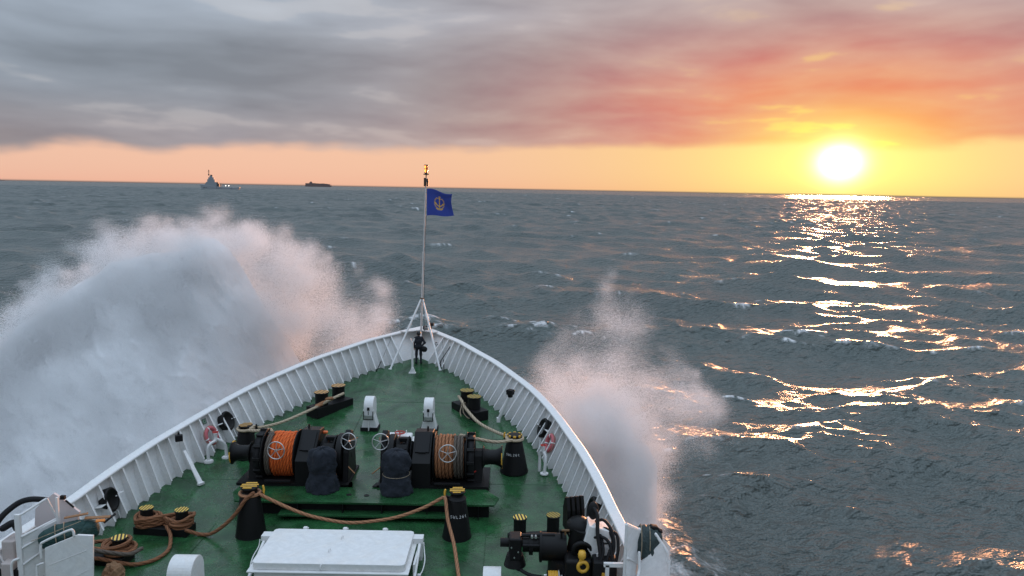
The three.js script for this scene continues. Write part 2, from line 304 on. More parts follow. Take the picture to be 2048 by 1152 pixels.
const M = {
  white: mat([0.80, 0.805, 0.81], 0.42, { map: grimeTex, bumpMap: paintBump, bumpScale: 0.0035 }),
  black: mat([0.007, 0.0068, 0.007], 0.5, { specularIntensity: 0.45, bumpMap: paintBump, bumpScale: 0.004 }),
  blackSoft: mat([0.010, 0.010, 0.011], 0.62, { specularIntensity: 0.5 }),
  yellow: mat([0.72, 0.40, 0.045], 0.45),
  brown: mat([0.16, 0.085, 0.035], 0.6),
  steel: mat([0.55, 0.55, 0.54], 0.3, { metalness: 0.85 }),
  red: mat([0.42, 0.03, 0.02], 0.5),
  wood: mat([0.28, 0.13, 0.05], 0.6),
  signGreen: mat([0.02, 0.09, 0.04], 0.6),
  wire: mat([0.05, 0.05, 0.05], 0.5, { metalness: 0.4 }),
};
const deckCol = tex(1024, 1024, (u, v) => { const a = tile(u, v, 6, 5, 1), b = tile(u, v, 46, 4, 3), sc = sstep(0.30, 0.46, tile(u, v, 22, 5, 12)); const k = 0.80 + 0.30 * a + 0.16 * b; return [lerp(0.175 * k, 0.29, 0.3 * sc), lerp(0.37 * k, 0.39, 0.25 * sc), lerp(0.215 * k, 0.31, 0.3 * sc)]; }, true);
const deckRough = tex(1024, 1024, (u, v) => { const a = tile(u, v, 5, 5, 21), b = tile(u, v, 60, 3, 5); return clamp(0.22 + 0.34 * a + 0.08 * b, 0.08, 0.5); });
const deckBump = tex(512, 512, (u, v) => 0.5 + 0.25 * tile(u, v, 18, 4, 31) + 0.25 * tile(u, v, 120, 2, 33));
M.deck = mat([1, 1, 1], 1, { map: deckCol, roughnessMap: deckRough, bumpMap: deckBump, bumpScale: 0.008 });

// ---------------------------------------------------------------- lines of deck edge and rail (half breadth, distance ahead)
const spline = (k) => { const c = new THREE.CatmullRomCurve3(k.map(([w, d]) => V(w, 0, -d)), false, 'centripetal'); c.arcLengthDivisions = 600; return c; };
const tipC = spline([[0, 39.9], [0.94, 38.95], [1.8, 38], [2.55, 36.85], [3.2, 35.6], [3.95, 33.95], [4.7, 32.4], [5.45, 30.8], [6.1, 29.0], [6.6, 27.4], [7.0, 25.9], [7.3, 24.4], [7.5, 22.8], [7.65, 21], [7.75, 18], [7.75, 12]]);
const railC = spline([[0, 42.4], [0.75, 41.35], [1.5, 40.15], [2.4, 38.7], [3.4, 37.0], [4.35, 35.4], [5.2, 33.8], [5.98, 32.2], [6.55, 30.7], [7.0, 29.2], [7.4, 27.4], [7.75, 25.7], [8.05, 23.9], [8.3, 21.9], [8.5, 19.5], [8.55, 17], [8.55, 11]]);
const railPts = railC.getSpacedPoints(500), tipLen = tipC.getLength();
function station(s) { // s metres aft of the stem along the foot of the bulwark stays: tip, plating foot, rail (starboard side)
  const u = clamp(s / tipLen, 0, 1), t = tipC.getPointAt(u), g = tipC.getTangentAt(u), n = V(-g.z, 0, g.x); if (n.x < 0) n.negate();
  const foot = t.clone().addScaledVector(n, 0.36);
  let best = null, bd = 1e9;
  for (const p of railPts) { const q = p.clone().sub(t), along = Math.abs(q.dot(g)), out = q.dot(n); if (out > 0 && along < bd) { bd = along; best = p; } }
  const rail = best.clone();
  t.y = foot.y = deckY(-t.z); foot.y = deckY(-foot.z); rail.y = railY(-rail.z);
  return { t, foot, rail, n };
}
const strip = (A, B) => { // surface between two rows of points
  const n = A.length, p = new Float32Array(n * 6), uv = new Float32Array(n * 4), ix = []; let L = 0;
  for (let i = 0; i < n; i++) { if (i) L += A[i].distanceTo(A[i - 1]); A[i].toArray(p, i * 6); B[i].toArray(p, i * 6 + 3); uv[i * 4] = uv[i * 4 + 2] = L; uv[i * 4 + 1] = 0; uv[i * 4 + 3] = A[i].distanceTo(B[i]); if (i) ix.push(i * 2 - 2, i * 2, i * 2 - 1, i * 2 - 1, i * 2, i * 2 + 1); }
  const g = new THREE.BufferGeometry(); g.setAttribute('position', new THREE.BufferAttribute(p, 3)); g.setAttribute('uv', new THREE.BufferAttribute(uv, 2)); g.setIndex(ix); g.computeVertexNormals(); return g;
};
const loft = (rows) => rows.map((r, i) => strip(r, rows[(i + 1) % rows.length])); // closed section swept along
const flip = (g, s) => { if (s > 0) return g; g = g.index ? g.toNonIndexed() : g; g.scale(-1, 1, 1); const p = g.attributes; for (const k of ['position', 'normal', 'uv']) { const a = p[k], z = a.itemSize; for (let i = 0; i < a.count; i += 3) for (let c = 0; c < z; c++) { const q = a.array[(i + 1) * z + c]; a.array[(i + 1) * z + c] = a.array[(i + 2) * z + c]; a.array[(i + 2) * z + c] = q; } } return g; };
// deck
{
  const xs = [], rows = [], D = []; for (let d = 7; d < 40.2; d += 0.3) D.push(d); D.push(40.25);
  const base = tipC.getSpacedPoints(300).map((p) => [-p.z, p.x]).reverse();
  const wAt = (d) => { for (let i = 1; i < base.length; i++) if (d <= base[i][0]) return lerp(base[i - 1][1], base[i][1], (d - base[i - 1][0]) / (base[i][0] - base[i - 1][0])) + 0.42; return 0.42 - (d - 39.9); };
  const p = [], uv = [], ix = [], N = 24;
  D.forEach((d, j) => { const w = d < 12 ? 8.1 : Math.max(0.02, wAt(d)); for (let i = 0; i <= N; i++) { const x = lerp(-w, w, i / N); p.push(x, deckY(d), -d); uv.push(x / 5.3, d / 5.3); if (j && i) { const a = j * (N + 1) + i; ix.push(a - N - 2, a - N - 1, a - 1, a - N - 1, a, a - 1); } } });
  const g = new THREE.BufferGeometry(); g.setAttribute('position', new THREE.Float32BufferAttribute(p, 3)); g.setAttribute('uv', new THREE.Float32BufferAttribute(uv, 2)); g.setIndex(ix); g.computeVertexNormals();
  const o = setting('deck', g, M.deck); o.userData.label = 'wet dark green steel foredeck';
  const bead = (a, b) => part('weld_seam', [bar(V(a[0], deckY(a[1]) + 0.001, -a[1]), V(b[0], deckY(b[1]) + 0.001, -b[1]), 0.009, 6)], M.deck, o);
  for (const x of [-4.4, -1.5, 1.5, 4.4]) { bead([x, 9], [x, 23.2]); bead([x, 24.9], [x, Math.abs(x) > 4 ? 32 : 37]); }
  for (const d of [26.3, 30.1, 33.9]) bead([-(42 - d) * 0.44, d], [(42 - d) * 0.44, d]);
}
const stationsAt = [0, 0, 0, 0]; for (let s = 0.3; s < tipLen; s += 0.3) stationsAt.push(s);
const lines = stationsAt.map((s, i) => { const q = station(s); if (i < 4) { const f = station(0).rail, k = i / 4; q.rail = railC.getPointAt(k * 0.042); q.rail.y = railY(-q.rail.z); q.foot = V(0.0, 0, -40.3).lerp(q.foot, k); q.foot.y = deckY(-q.foot.z); } return q; });
for (const s of [-1, 1]) {
  const side = s < 0 ? 'port' : 'starboard';
  const b = thing('bulwark', s < 0 ? 'white steel bulwark with rows of stays, spray bursting behind it' : 'white steel bulwark with rows of stays along the side of the hooked crane', 'bulwark');
  const inn = lines.map((q) => q.foot.clone()), top = lines.map((q) => q.rail.clone()), off = (v, q, k) => v.clone().addScaledVector(q.n, k);
  const low = lines.map((q) => { const v = q.foot.clone(); v.y -= 0.3; return v; });
  const geo = loft([low, top, lines.map((q) => off(q.rail, q, 0.05)), lines.map((q, i) => off(low[i], q, 0.06))]);
  part('plating', geo.map((g) => flip(g, s)), M.white, b);
  // flat rail cap with a rounded lip
  const rc = (a, y) => lines.map((q) => { const v = off(q.rail, q, a); v.y += y; return v; });
  part('rail_cap', loft([rc(-0.20, 0.02), rc(-0.18, 0.05), rc(0.13, 0.055), rc(0.16, 0.03), rc(0.15, -0.05), rc(-0.15, -0.02), rc(-0.19, -0.03)]).map((g) => flip(g, s)), M.white, b);
  // stays
  let k = 0;
  for (let a = 0.95; a < tipLen - 0.3; a += 0.60, k++) {
    const q = station(a), e = V(q.n.z, 0, -q.n.x), h = 0.011, r = q.rail.clone().addScaledVector(q.n, -0.04), tipTop = q.t.clone(), inTop = q.rail.clone().addScaledVector(q.n, -0.17); tipTop.y += 0.16; inTop.y -= 0.02; r.y -= 0.03;
    const foot = q.foot.clone(), P = [foot, q.t.clone().addScaledVector(q.n, 0.05), tipTop, inTop, r].map((v) => v.clone()); P[0].y -= 0.05; P[1].y -= 0.02;
    const v = [], tri = (x, y, z) => v.push(...x.toArray(), ...y.toArray(), ...z.toArray());
    const A = P.map((p) => p.clone().addScaledVector(e, h)), B = P.map((p) => p.clone().addScaledVector(e, -h));
    for (let i = 1; i < 4; i++) { tri(A[0], A[i], A[i + 1]); tri(B[0], B[i + 1], B[i]); }
    for (let i = 0; i < 5; i++) { const j = (i + 1) % 5; tri(A[i], B[i], A[j]); tri(A[j], B[i], B[j]); }
    // face flat along the free edge
    const F = [tipTop, inTop], w = 0.035, o2 = q.n.clone().multiplyScalar(-0.012);
    const c = [F[0].clone().addScaledVector(e, w), F[0].clone().addScaledVector(e, -w), F[1].clone().addScaledVector(e, -w), F[1].clone().addScaledVector(e, w)], c2 = c.map((p) => p.clone().add(o2));
    tri(c2[0], c2[1], c2[2]); tri(c2[0], c2[2], c2[3]); tri(c[0], c[2], c[1]); tri(c[0], c[3], c[2]);
    for (let i = 0; i < 4; i++) { const j = (i + 1) % 4; tri(c2[i], c[i], c2[j]); tri(c2[j], c[i], c[j]); }
    const g = new THREE.BufferGeometry(); g.setAttribute('position', new THREE.Float32BufferAttribute(v, 3)); g.computeVertexNormals(); boxUV(g);
    const st = part('stay', flip(g, s), M.white, b);
    if (k > 2) { // short stub bar welded across the plating beside the stay, and a small foot bracket
      const m = q.foot.clone().lerp(q.rail, 0.47), len = 0.30, stub = box(0.02, 0.05, len, 0, 0, 0); stub.applyQuaternion(new THREE.Quaternion().setFromUnitVectors(V(0, 0, 1), e)); const c0 = m.addScaledVector(e, (k % 3 ? 0.18 : 0.2)).addScaledVector(q.n, -0.05); stub.translate(c0.x, c0.y, c0.z);
      part('stub_bar', flip(boxUV(stub.toNonIndexed()), s), M.white, b);
      const f = prism([[0, 0], [0.26, 0], [0.20, 0.12], [0, 0.22]], 0.10).translate(0, 0, -0.05); f.applyMatrix4(new THREE.Matrix4().makeBasis(q.n.clone().negate(), V(0, 1, 0), e.clone().negate())); const fc = q.foot.clone().addScaledVector(e, 0.11); f.translate(fc.x, fc.y - 0.01, fc.z);
      part('foot_bracket', flip(f, s), M.white, b);
    }
  }
}
// hull below the rail
{
  const hull = thing('ship_hull', 'flared white hull of the ship, below the foredeck bulwarks', 'ship');
  for (const s of [-1, 1]) {
    const rows = [0, 0.25, 0.5, 0.75, 1].map((t) => lines.map((q) => { const r = q.rail.clone().addScaledVector(q.n, 0.045), w = lerp(1, 0.55 - 0.3 * sstep(20, 40, -r.z), t ** 1.2); return V(r.x * w, lerp(r.y - 0.05, -8.5, t), -lerp(-r.z, Math.min(-r.z, 12 + (-r.z - 12) * 0.86), t)); }));
    part('hull_side', rows.slice(1).map((r, i) => flip(strip(rows[i], r), s)), M.white, hull);
  }
}
// stem: breast plate on the rail at the bow
{
  const g = prism([[-1.05, 0], [0, 1.45], [1.05, 0], [0.8, -0.25], [0, 0.35], [-0.8, -0.25]], 0.05); g.rotateX(-Math.PI / 2).translate(0, 3.07, -40.75);
  single('bow_plate', 'white triangular plate joining both rails at the bow tip', 'plate', g, M.white);
  // low horizontal breasthook shelf inside the bow
  const p = []; for (let i = 0; i < 7; i++) p.push(lines[i * 2]);
}
// ---------------------------------------------------------------- ropes
const strand = tex(128, 128, (u, v) => { const a = (u * 2 + v * 3) % 1; return 0.25 + 0.6 * Math.sqrt(Math.abs(Math.sin(Math.PI * a))); });
const strandCol = (c, k = 0.25) => tex(256, 128, (u, v) => { const a = (u * 2 + v * 3) % 1, q = 1 - k + k * Math.sqrt(Math.abs(Math.sin(Math.PI * a))) + 0.35 * tile(u, v, 20, 3, c[0] * 50); return c.map((x) => x * q); }, true);
const rope = (c) => mat([1, 1, 1], 0.85, { map: strandCol(c), bumpMap: strand, bumpScale: 0.03 });
const R = { pale: rope([0.72, 0.65, 0.55]), tan: rope([0.64, 0.45, 0.32]), brown: rope([0.52, 0.34, 0.22]), grey: rope([0.36, 0.32, 0.28]), orange: rope([0.86, 0.39, 0.14]), ochre: rope([0.62, 0.41, 0.27]) };
const coilPts = (x, y, z, r, turns, rise, wob, n = 14, ph = 0) => { const p = []; for (let i = 0; i <= turns * n; i++) { const a = ph + i / n * 6.2832; const k = r * (1 + wob * n2(i * 0.31 + x, y * 3)); p.push(V(x + Math.cos(a) * k, y + rise * i / n + wob * 0.25 * n2(i * 0.23, z), z + Math.sin(a) * k)); } return p; };

// ---------------------------------------------------------------- bollards
const stripeTop = (ang, n, yel) => { const c = document.createElement('canvas'); c.width = c.height = 128; const x = c.getContext('2d'); x.fillStyle = '#1d150c'; x.fillRect(0, 0, 128, 128); x.translate(64, 64); x.rotate(ang); x.fillStyle = yel; for (let i = -6; i < 7; i++) x.fillRect(i * 128 / n - 128 / n / 4, -120, 128 / n / 2, 240); const t = new THREE.CanvasTexture(c); t.colorSpace = THREE.SRGBColorSpace; t.magFilter = THREE.LinearFilter; return t; };
const stripeDiag = mat([1, 1, 1], 0.5, { map: stripeTop(-0.07, 4.6, '#e8bf4a') }), stripeDiag2 = mat([1, 1, 1], 0.5, { map: stripeTop(-0.38, 4.6, '#b89a35') }), stripeStraight = mat([1, 1, 1], 0.5, { map: stripeTop(0, 4.2, '#ecc558') }), stripeTan = mat([1, 1, 1], 0.5, { map: stripeTop(0.15, 4.6, '#e0a962') }), stripeTurned = mat([1, 1, 1], 0.5, { map: stripeTop(-0.5, 4.2, '#ecc558') });
function bollardPair(label, posts, baseBox, h, r, tops, group) {
  const [bx, bz, bl, bw, bh, turn] = baseBox, y = Math.min(...posts.map(([x, z]) => deckY(-z)), deckY(-bz)) - 0.03;
  const t = thing('double_bollard', label, 'bollard', [bx, y, bz], turn, group), c = Math.cos(-turn), s = Math.sin(-turn);
  part('base', [rbox(bl, bh + 0.05, bw, 0.02, 0, bh / 2, 0)], M.black, t);
  posts.forEach(([x, z], i) => {
    const dx = x - bx, dz = z - bz, lx = dx * c + dz * s, lz = -dx * s + dz * c;
    const p = part('post', [lathe([[r * 0.99, bh - 0.02], [r, bh + 0.02], [r, h - 0.06], [r * 1.13, h - 0.05], [r * 1.13, h], [0.001, h]].map((q) => q), lx, 0, lz)], M.black, t);
    const top = new THREE.CircleGeometry(r * 1.11, 28); top.rotateX(-Math.PI / 2); top.translate(lx, h + 0.003, lz);
    part('striped_cap', [top], tops[i], p);
  });
  return t;
}
bollardPair('pair of thick black bollards with tan striped tops ahead of the orange rope winch', [[-3.3, -32.45], [-2.82, -33.6]], [-3.02, -32.85, 2.15, 0.72, 0.42, 0.98], 1.02, 0.285, [stripeTan, stripeTan]);
bollardPair('pair of thick black bollards ahead of the SWL26t roller beside the small hatch', [[3.12, -33.35], [3.5, -32.35]], [3.28, -32.75, 2.05, 0.70, 0.40, Math.PI - 0.98 + 0.02], 0.98, 0.285, [stripeDiag2, stripeDiag2]);
bollardPair('pair of black bollards with yellow striped tops wrapped in brown rope', [[-6.36, -22.6], [-5.2, -22.5]], [-5.78, -22.55, 1.75, 0.62, 0.24, -0.09], 0.80, 0.185, [stripeDiag, stripeDiag]);
bollardPair('black bollard pair with one yellow striped post, coiled in rope beside the white raft rack', [[-6.26, -20.75], [-7.3, -20.6]], [-6.78, -20.68, 1.7, 0.62, 0.24, -0.1], 0.72, 0.19, [stripeTurned, stripeTurned]);
bollardPair('pair of bare black bollards with yellow striped tops behind the crane', [[5.47, -22.25], [6.52, -22.45]], [6.0, -22.36, 1.75, 0.60, 0.20, 0.18], 0.87, 0.195, [stripeStraight, stripeDiag2]);

// ---------------------------------------------------------------- roller fairleads on conical pedestals
const font = await new FontLoader().loadAsync('fonts/droid/droid_sans_mono_regular.typeface.json');
function roller(label, x, z, h, r0, r1, text, style, hookAt, turnT = 0) {
  const y = deckY(-z) - 0.03, t = thing('roller_pedestal', label, 'roller');
  t.position.set(x, y, z);
  const body = part('pedestal', [lathe([[r0 * 1.04, 0], [r0 * 1.04, 0.05], [r0, 0.09], [lerp(r0, r1, 0.75), h * 0.62], [r1, h * 0.8], [r1 * 0.96, h * 0.82], [0.001, h * 0.82]], 0, 0, 0, 0, 0, 0, 36)], M.black, t);
  const rl = part('roller', [lathe([[r1 * 1.02, h * 0.82], [r1 * 1.04, h * 0.845], [r1 * 0.74, h * 0.87], [r1 * 0.70, h * 0.91], [r1 * 0.80, h * 0.955], [r1 * 0.93, h * 0.97], [r1 * 0.88, h], [r1 * 0.4, h * 1.015], [0.001, h * 1.015]], 0, 0, 0, 0, 0, 0, 36)], M.black, t);
  if (style === 'knob') for (let i = 0; i < 8; i++) { const a = i / 8 * 6.283; part('yellow_band', [rbox(r1 * 0.36, 0.085, 0.05, 0.02, Math.cos(a) * r1 * 0.86, h * 0.985, Math.sin(a) * r1 * 0.86, 0, -a + Math.PI / 2, 0)], M.yellow, rl); }
  else for (let i = -1; i < 3; i++) { const zz = (i - 0.4) * r1 * 0.46, half = Math.sqrt(Math.max(0.01, (r1 * 0.86) ** 2 - zz * zz)); part('yellow_band', [rbox(half * 2, 0.03, r1 * 0.2, 0.012, 0, h * 1.012 + 0.002 * i, zz, 0, style === 'tan' ? 0.25 : 0.06, 0)], style === 'tan' ? mat([0.45, 0.26, 0.09], 0.6) : M.yellow, rl); }
  if (hookAt) { // rope keeper: a lug on the side with a yellow pin
    const [a, ry] = hookAt, cx = Math.cos(a), cz = -Math.sin(a);
    part('keeper_arm', [prism([[0, -0.38], [0.05, -0.38], [r1 * 0.9, 0], [r1 * 0.75, 0.05], [0, -0.02]], 0.07).translate(r1 * 0.55, h * 0.86, -0.035).rotateY(a)], M.black, t);
    const pin = part('keeper_pin', [tube([V(cx * r1 * 1.36, h * 0.84, cz * r1 * 1.36), V(cx * r1 * 1.42, h * 0.93, cz * r1 * 1.42), V(cx * r1 * 1.36, h * 1.0, cz * r1 * 1.36)], 0.035, 6, 8)], ry ? M.yellow : M.black, t);
  }
  if (text) { // letters painted on, wrapped round the cone
    const cw = 0.096, hh = h * 0.50, rad = (yy) => lerp(r0, r1, (yy - 0.09) / (h * 0.8 - 0.09)) * 1.0;
    [...text].forEach((ch, i) => { const g = new TextGeometry(ch, { font, size: 0.088, depth: 0.004, curveSegments: 3 }); g.computeBoundingBox(); const bb = g.boundingBox, wd = (bb.max.x + bb.min.x) / 2; const yy = hh, rr0 = rad(yy) + 0.012, ang = (i - (text.length - 1) / 2) * cw / rr0 + turnT; g.translate(-wd, 0, 0); g.rotateX(-Math.atan2(r0 - r1, h * 0.8)); g.translate(0, yy, rr0); g.rotateY(ang); part('letter', [g], M.white, body); });
  }
  return t;
}
roller('black conical roller pedestal without lettering beside the orange rope winch and life ring', -5.17, -28.2, 1.28, 0.45, 0.29, '', 'tan', [0.1, false]);
roller('black conical roller pedestal lettered SWL26t, pale mooring rope round its yellow knobbed top', 5.29, -27.4, 1.45, 0.52, 0.30, 'SWL26t', 'knob', [2.75, true], -0.18);
roller('black conical roller pedestal, yellow keeper pin, brown rope wrapped round its top', -3.03, -22.5, 1.62, 0.46, 0.31, '', 'flat', [0.0, true]);
roller('black conical roller pedestal lettered SWL26t with a smooth striped yellow top', 3.48, -22.6, 1.55, 0.45, 0.28, 'SWL26t', 'flat', [3.1, true], 0.22);

// ---------------------------------------------------------------- mooring ropes
single('mooring_rope', 'pale rope from tan striped bollards round the plain roller to the orange drum', 'rope', [tube([V(-2.5, 1.62, -33.2), V(-2.95, 1.55, -32.3), V(-3.35, 1.36, -32.0), V(-4.35, 1.17, -30.4), V(-4.85, 1.38, -28.9), V(-4.87, 1.62, -28.3), V(-4.92, 1.62, -28.0)], 0.065, 60, 8), torus(0.30, 0.06, -5.17, 1.56, -28.2, Math.PI / 2, 0, 0, 30, 8), tube([V(-5.0, 1.58, -27.92), V(-4.4, 1.78, -27.3), V(-3.75, 2.08, -26.6), V(-3.45, 2.2, -26.05)], 0.062, 20, 8)], R.pale);
single('mooring_rope_eye', 'spliced brown eye of pale rope on the bollard base', 'rope', [torus(0.15, 0.075, -2.98, 1.56, -32.42, 1.1, 0.3, 0.2, 20, 8), tube([V(-3.1, 1.5, -32.3), V(-3.25, 1.42, -32.15), V(-3.4, 1.36, -32.0)], 0.10, 8, 8)], R.tan);
single('mooring_rope', 'pale rope from yellow striped bollards round the lettered roller to the tan drum', 'rope', [tube([V(2.75, 1.55, -33.3), V(2.95, 1.48, -32.7), V(3.12, 1.35, -32.2), V(3.75, 1.12, -30.9), V(4.5, 1.22, -29.4), V(4.95, 1.5, -28.1), V(5.03, 1.66, -27.5), V(5.05, 1.66, -27.25)], 0.068, 60, 8), torus(0.31, 0.06, 5.29, 1.64, -27.4, Math.PI / 2, 0, 0, 30, 8), tube([V(5.2, 1.66, -27.1), V(4.6, 1.72, -26.7), V(3.9, 2.0, -26.2), V(3.35, 2.19, -26.0)], 0.062, 24, 8)], R.pale);
single('rope_lashing', 'frayed white lashing tied round the rope by the starboard bollards', 'rope', [torus(0.12, 0.022, 3.02, 1.42, -32.42, 0.4, 0.6, 0, 14, 6), tube([V(3.0, 1.34, -32.35), V(3.05, 1.16, -32.1), V(3.2, 1.02, -31.95), V(3.32, 1.0, -31.8)], 0.02, 14, 6), tube([V(2.95, 1.4, -32.3), V(2.9, 1.2, -32.1), V(2.95, 1.04, -31.95)], 0.02, 12, 6)], R.pale);
single('mooring_rope', 'brown rope slung in a swag between the two rear roller pedestals', 'rope', [torus(0.30, 0.055, -3.03, 1.38, -22.5, Math.PI / 2, 0, 0, 28, 8), tube([V(-2.74, 1.40, -22.45), V(-2.45, 1.26, -22.4), V(-1.44, 0.86, -22.3), V(-0.65, 0.67, -22.25), V(0.15, 0.59, -22.2), V(0.95, 0.64, -22.25), V(1.7, 0.78, -22.3), V(2.45, 1.02, -22.45), V(2.98, 1.30, -22.52), V(3.08, 1.36, -22.5), V(3.14, 1.28, -22.38), V(3.24, 0.83, -22.0), V(3.48, 0.42, -21.3), V(3.66, 0.14, -20.4), V(3.8, 0.06, -19.5), V(3.95, 0.055, -18.3), V(4.0, 0.055, -16.8)], 0.055, 130, 8)], R.tan);
single('mooring_rope', 'brown rope running down from the pinned roller to the wrapped bollards', 'rope', [tube([V(-2.82, 1.5, -22.2), V(-3.05, 1.3, -22.12), V(-3.35, 0.86, -22.1), V(-3.75, 0.45, -22.1), V(-4.2, 0.14, -22.2), V(-4.6, 0.08, -22.3), V(-4.95, 0.24, -22.2)], 0.058, 50, 8)], R.brown);
{ // figure-of-eight turns heaped on the port bollards
  const g = []; const eight = (y, k, ph) => { const p = []; for (let i = 0; i < 26; i++) { const a = i / 26 * 6.283 + ph, X = Math.cos(a), Z = Math.sin(2 * a); p.push(V(-5.78 + X * (0.85 + k) + 0.04 * n2(i * 0.5, y * 9), y + 0.05 * n2(i * 0.4 + 3, y * 7) + 0.035 * Math.sin(a * 3 + ph), -22.55 + Z * (0.30 + k * 0.6))); } return tube(p, 0.056, 90, 7, true); };
  for (let i = 0; i < 4; i++) g.push(eight(0.30 + i * 0.075, 0.02 * i - 0.02, i * 0.3));
  for (let i = 0; i < 4; i++) g.push(torus(0.25 + 0.035 * (i % 3), 0.056, -6.36 + 0.02 * i, 0.31 + i * 0.075, -22.6, Math.PI / 2 + 0.10 * Math.sin(i * 2), 0.08 * Math.cos(i * 3), 0, 28, 7));
  for (let i = 0; i < 3; i++) g.push(torus(0.27 + 0.05 * (i % 2), 0.056, -5.2 - 0.02 * i, 0.30 + i * 0.07, -22.5, Math.PI / 2 + 0.12 * Math.cos(i * 2), 0.1 * Math.sin(i * 3), 0, 28, 7));
  single('rope_coil', 'heap of brown rope wound in eights round the two striped bollards', 'rope', g, R.brown);
  const h = []; for (let i = 0; i < 5; i++) h.push(torus(0.27 + 0.05 * ((i * 2) % 3), 0.056, -6.26 - 0.02 * i, 0.26 + i * 0.07, -20.75, Math.PI / 2 + 0.14 * Math.sin(i * 2.3), 0.12 * Math.cos(i * 1.7), 0, 28, 7));
  h.push(tube([V(-7.3, 0.42, -20.25), V(-6.9, 0.55, -20.32), V(-6.3, 0.46, -20.38), V(-5.85, 0.36, -20.5), V(-5.9, 0.4, -20.95), V(-6.5, 0.46, -21.05), V(-7.2, 0.4, -21.0)], 0.058, 50, 7), tube([V(-7.1, 0.3, -20.2), V(-6.6, 0.34, -20.15), V(-6.0, 0.2, -20.2), V(-5.6, 0.08, -20.35), V(-5.2, 0.06, -20.7), V(-5.1, 0.06, -21.3), V(-5.35, 0.16, -22.0), V(-5.6, 0.3, -22.3)], 0.058, 60, 7));
  single('rope_coil', 'brown and grey rope turns round the single striped post near the raft rack', 'rope', h, R.brown);
  single('rope_coil', 'grey rope turns laid over the brown rope near the raft rack', 'rope', [tube([V(-7.2, 0.62, -20.05), V(-6.75, 0.62, -20.1), V(-6.2, 0.52, -20.15), V(-5.75, 0.40, -20.32), V(-5.62, 0.36, -20.75)], 0.062, 30, 7)], R.grey);
}

// ---------------------------------------------------------------- chain stoppers, small hatch
function stopper(x, z, label) {
  const t = thing('chain_stopper', label, 'chain stopper', [x, deckY(-z) - 0.02, z], 0, 'white chain stoppers');
  const prof = []; for (let i = 0; i <= 16; i++) { const a = Math.PI * i / 16; prof.push([Math.cos(a) * 0.42, 1.0 + Math.sin(a) * 0.42]); }
  prof.push([-0.42, 0.72], [-0.30, 0.55], [0.30, 0.55], [0.42, 0.72]);
  part('guide_arch', [prism(prof, 0.36, 0.015).translate(0, 0, -0.18).rotateY(Math.PI / 2)], M.white, t);
  part('foot', [prism([[-0.34, 0.04], [-0.20, 0.62], [0.20, 0.62], [0.34, 0.04]], 0.5, 0.01).translate(0, 0, -0.25), box(0.025, 0.5, 0.20, 0, 0.30, 0.33)], M.white, t);
  part('base_shoe', [box(0.74, 0.16, 0.62, 0, 0.06, 0)], M.blackSoft, t);
  part('locking_bar', [box(0.03, 0.34, 0.04, -0.195, 0.72, 0.45), box(0.03, 0.34, 0.04, 0.195, 0.72, 0.45), box(0.42, 0.03, 0.04, 0, 0.55, 0.45)], M.black, t);
  part('latch_plate', [box(0.10, 0.13, 0.02, 0, 1.0, 0.44), box(0.02, 0.16, 0.02, 0.0, 0.83, 0.445)], M.blackSoft, t);
  part('side_pin', [cyl(0.035, 0.035, 0.46, 0, 0.92, 0.36, 0, 0, Math.PI / 2, 10)], M.white, t);
}
stopper(-0.85, -30.95, 'white arched chain stopper standing apart from the small hatch');
stopper(1.67, -30.9, 'white arched chain stopper right behind the small hatch');
{
  const t = thing('small_hatch', 'small white round-cornered deck hatch with a red handwheel', 'hatch', [0.72, deckY(28.6) - 0.05, -28.6]);
  part('coaming', [rbox(0.95, 0.62, 0.85, 0.10, 0, 0.30, 0)], M.white, t);
  part('rim', [rbox(1.22, 0.06, 1.05, 0.028, 0, 0.58, 0)], M.white, t);
  const lid = part('lid', [rbox(1.02, 0.16, 0.92, 0.07, 0, 0.72, 0)], M.white, t);
  part('handwheel', [torus(0.19, 0.022, 0.05, 0.93, 0, Math.PI / 2, 0, 0, 24, 6), ...[0, 1, 2].map((i) => bar(V(0.05, 0.9, 0), V(0.05 + 0.19 * Math.cos(i * 2.09), 0.93, 0.19 * Math.sin(i * 2.09)), 0.014, 6)), cyl(0.025, 0.025, 0.2, 0.05, 0.84, 0)], M.red, lid);
  part('lug', [box(0.03, 0.14, 0.06, -0.12, 0.85, -0.32)], M.white, lid); part('lug', [box(0.03, 0.14, 0.06, 0.26, 0.85, -0.32)], M.white, lid);
}
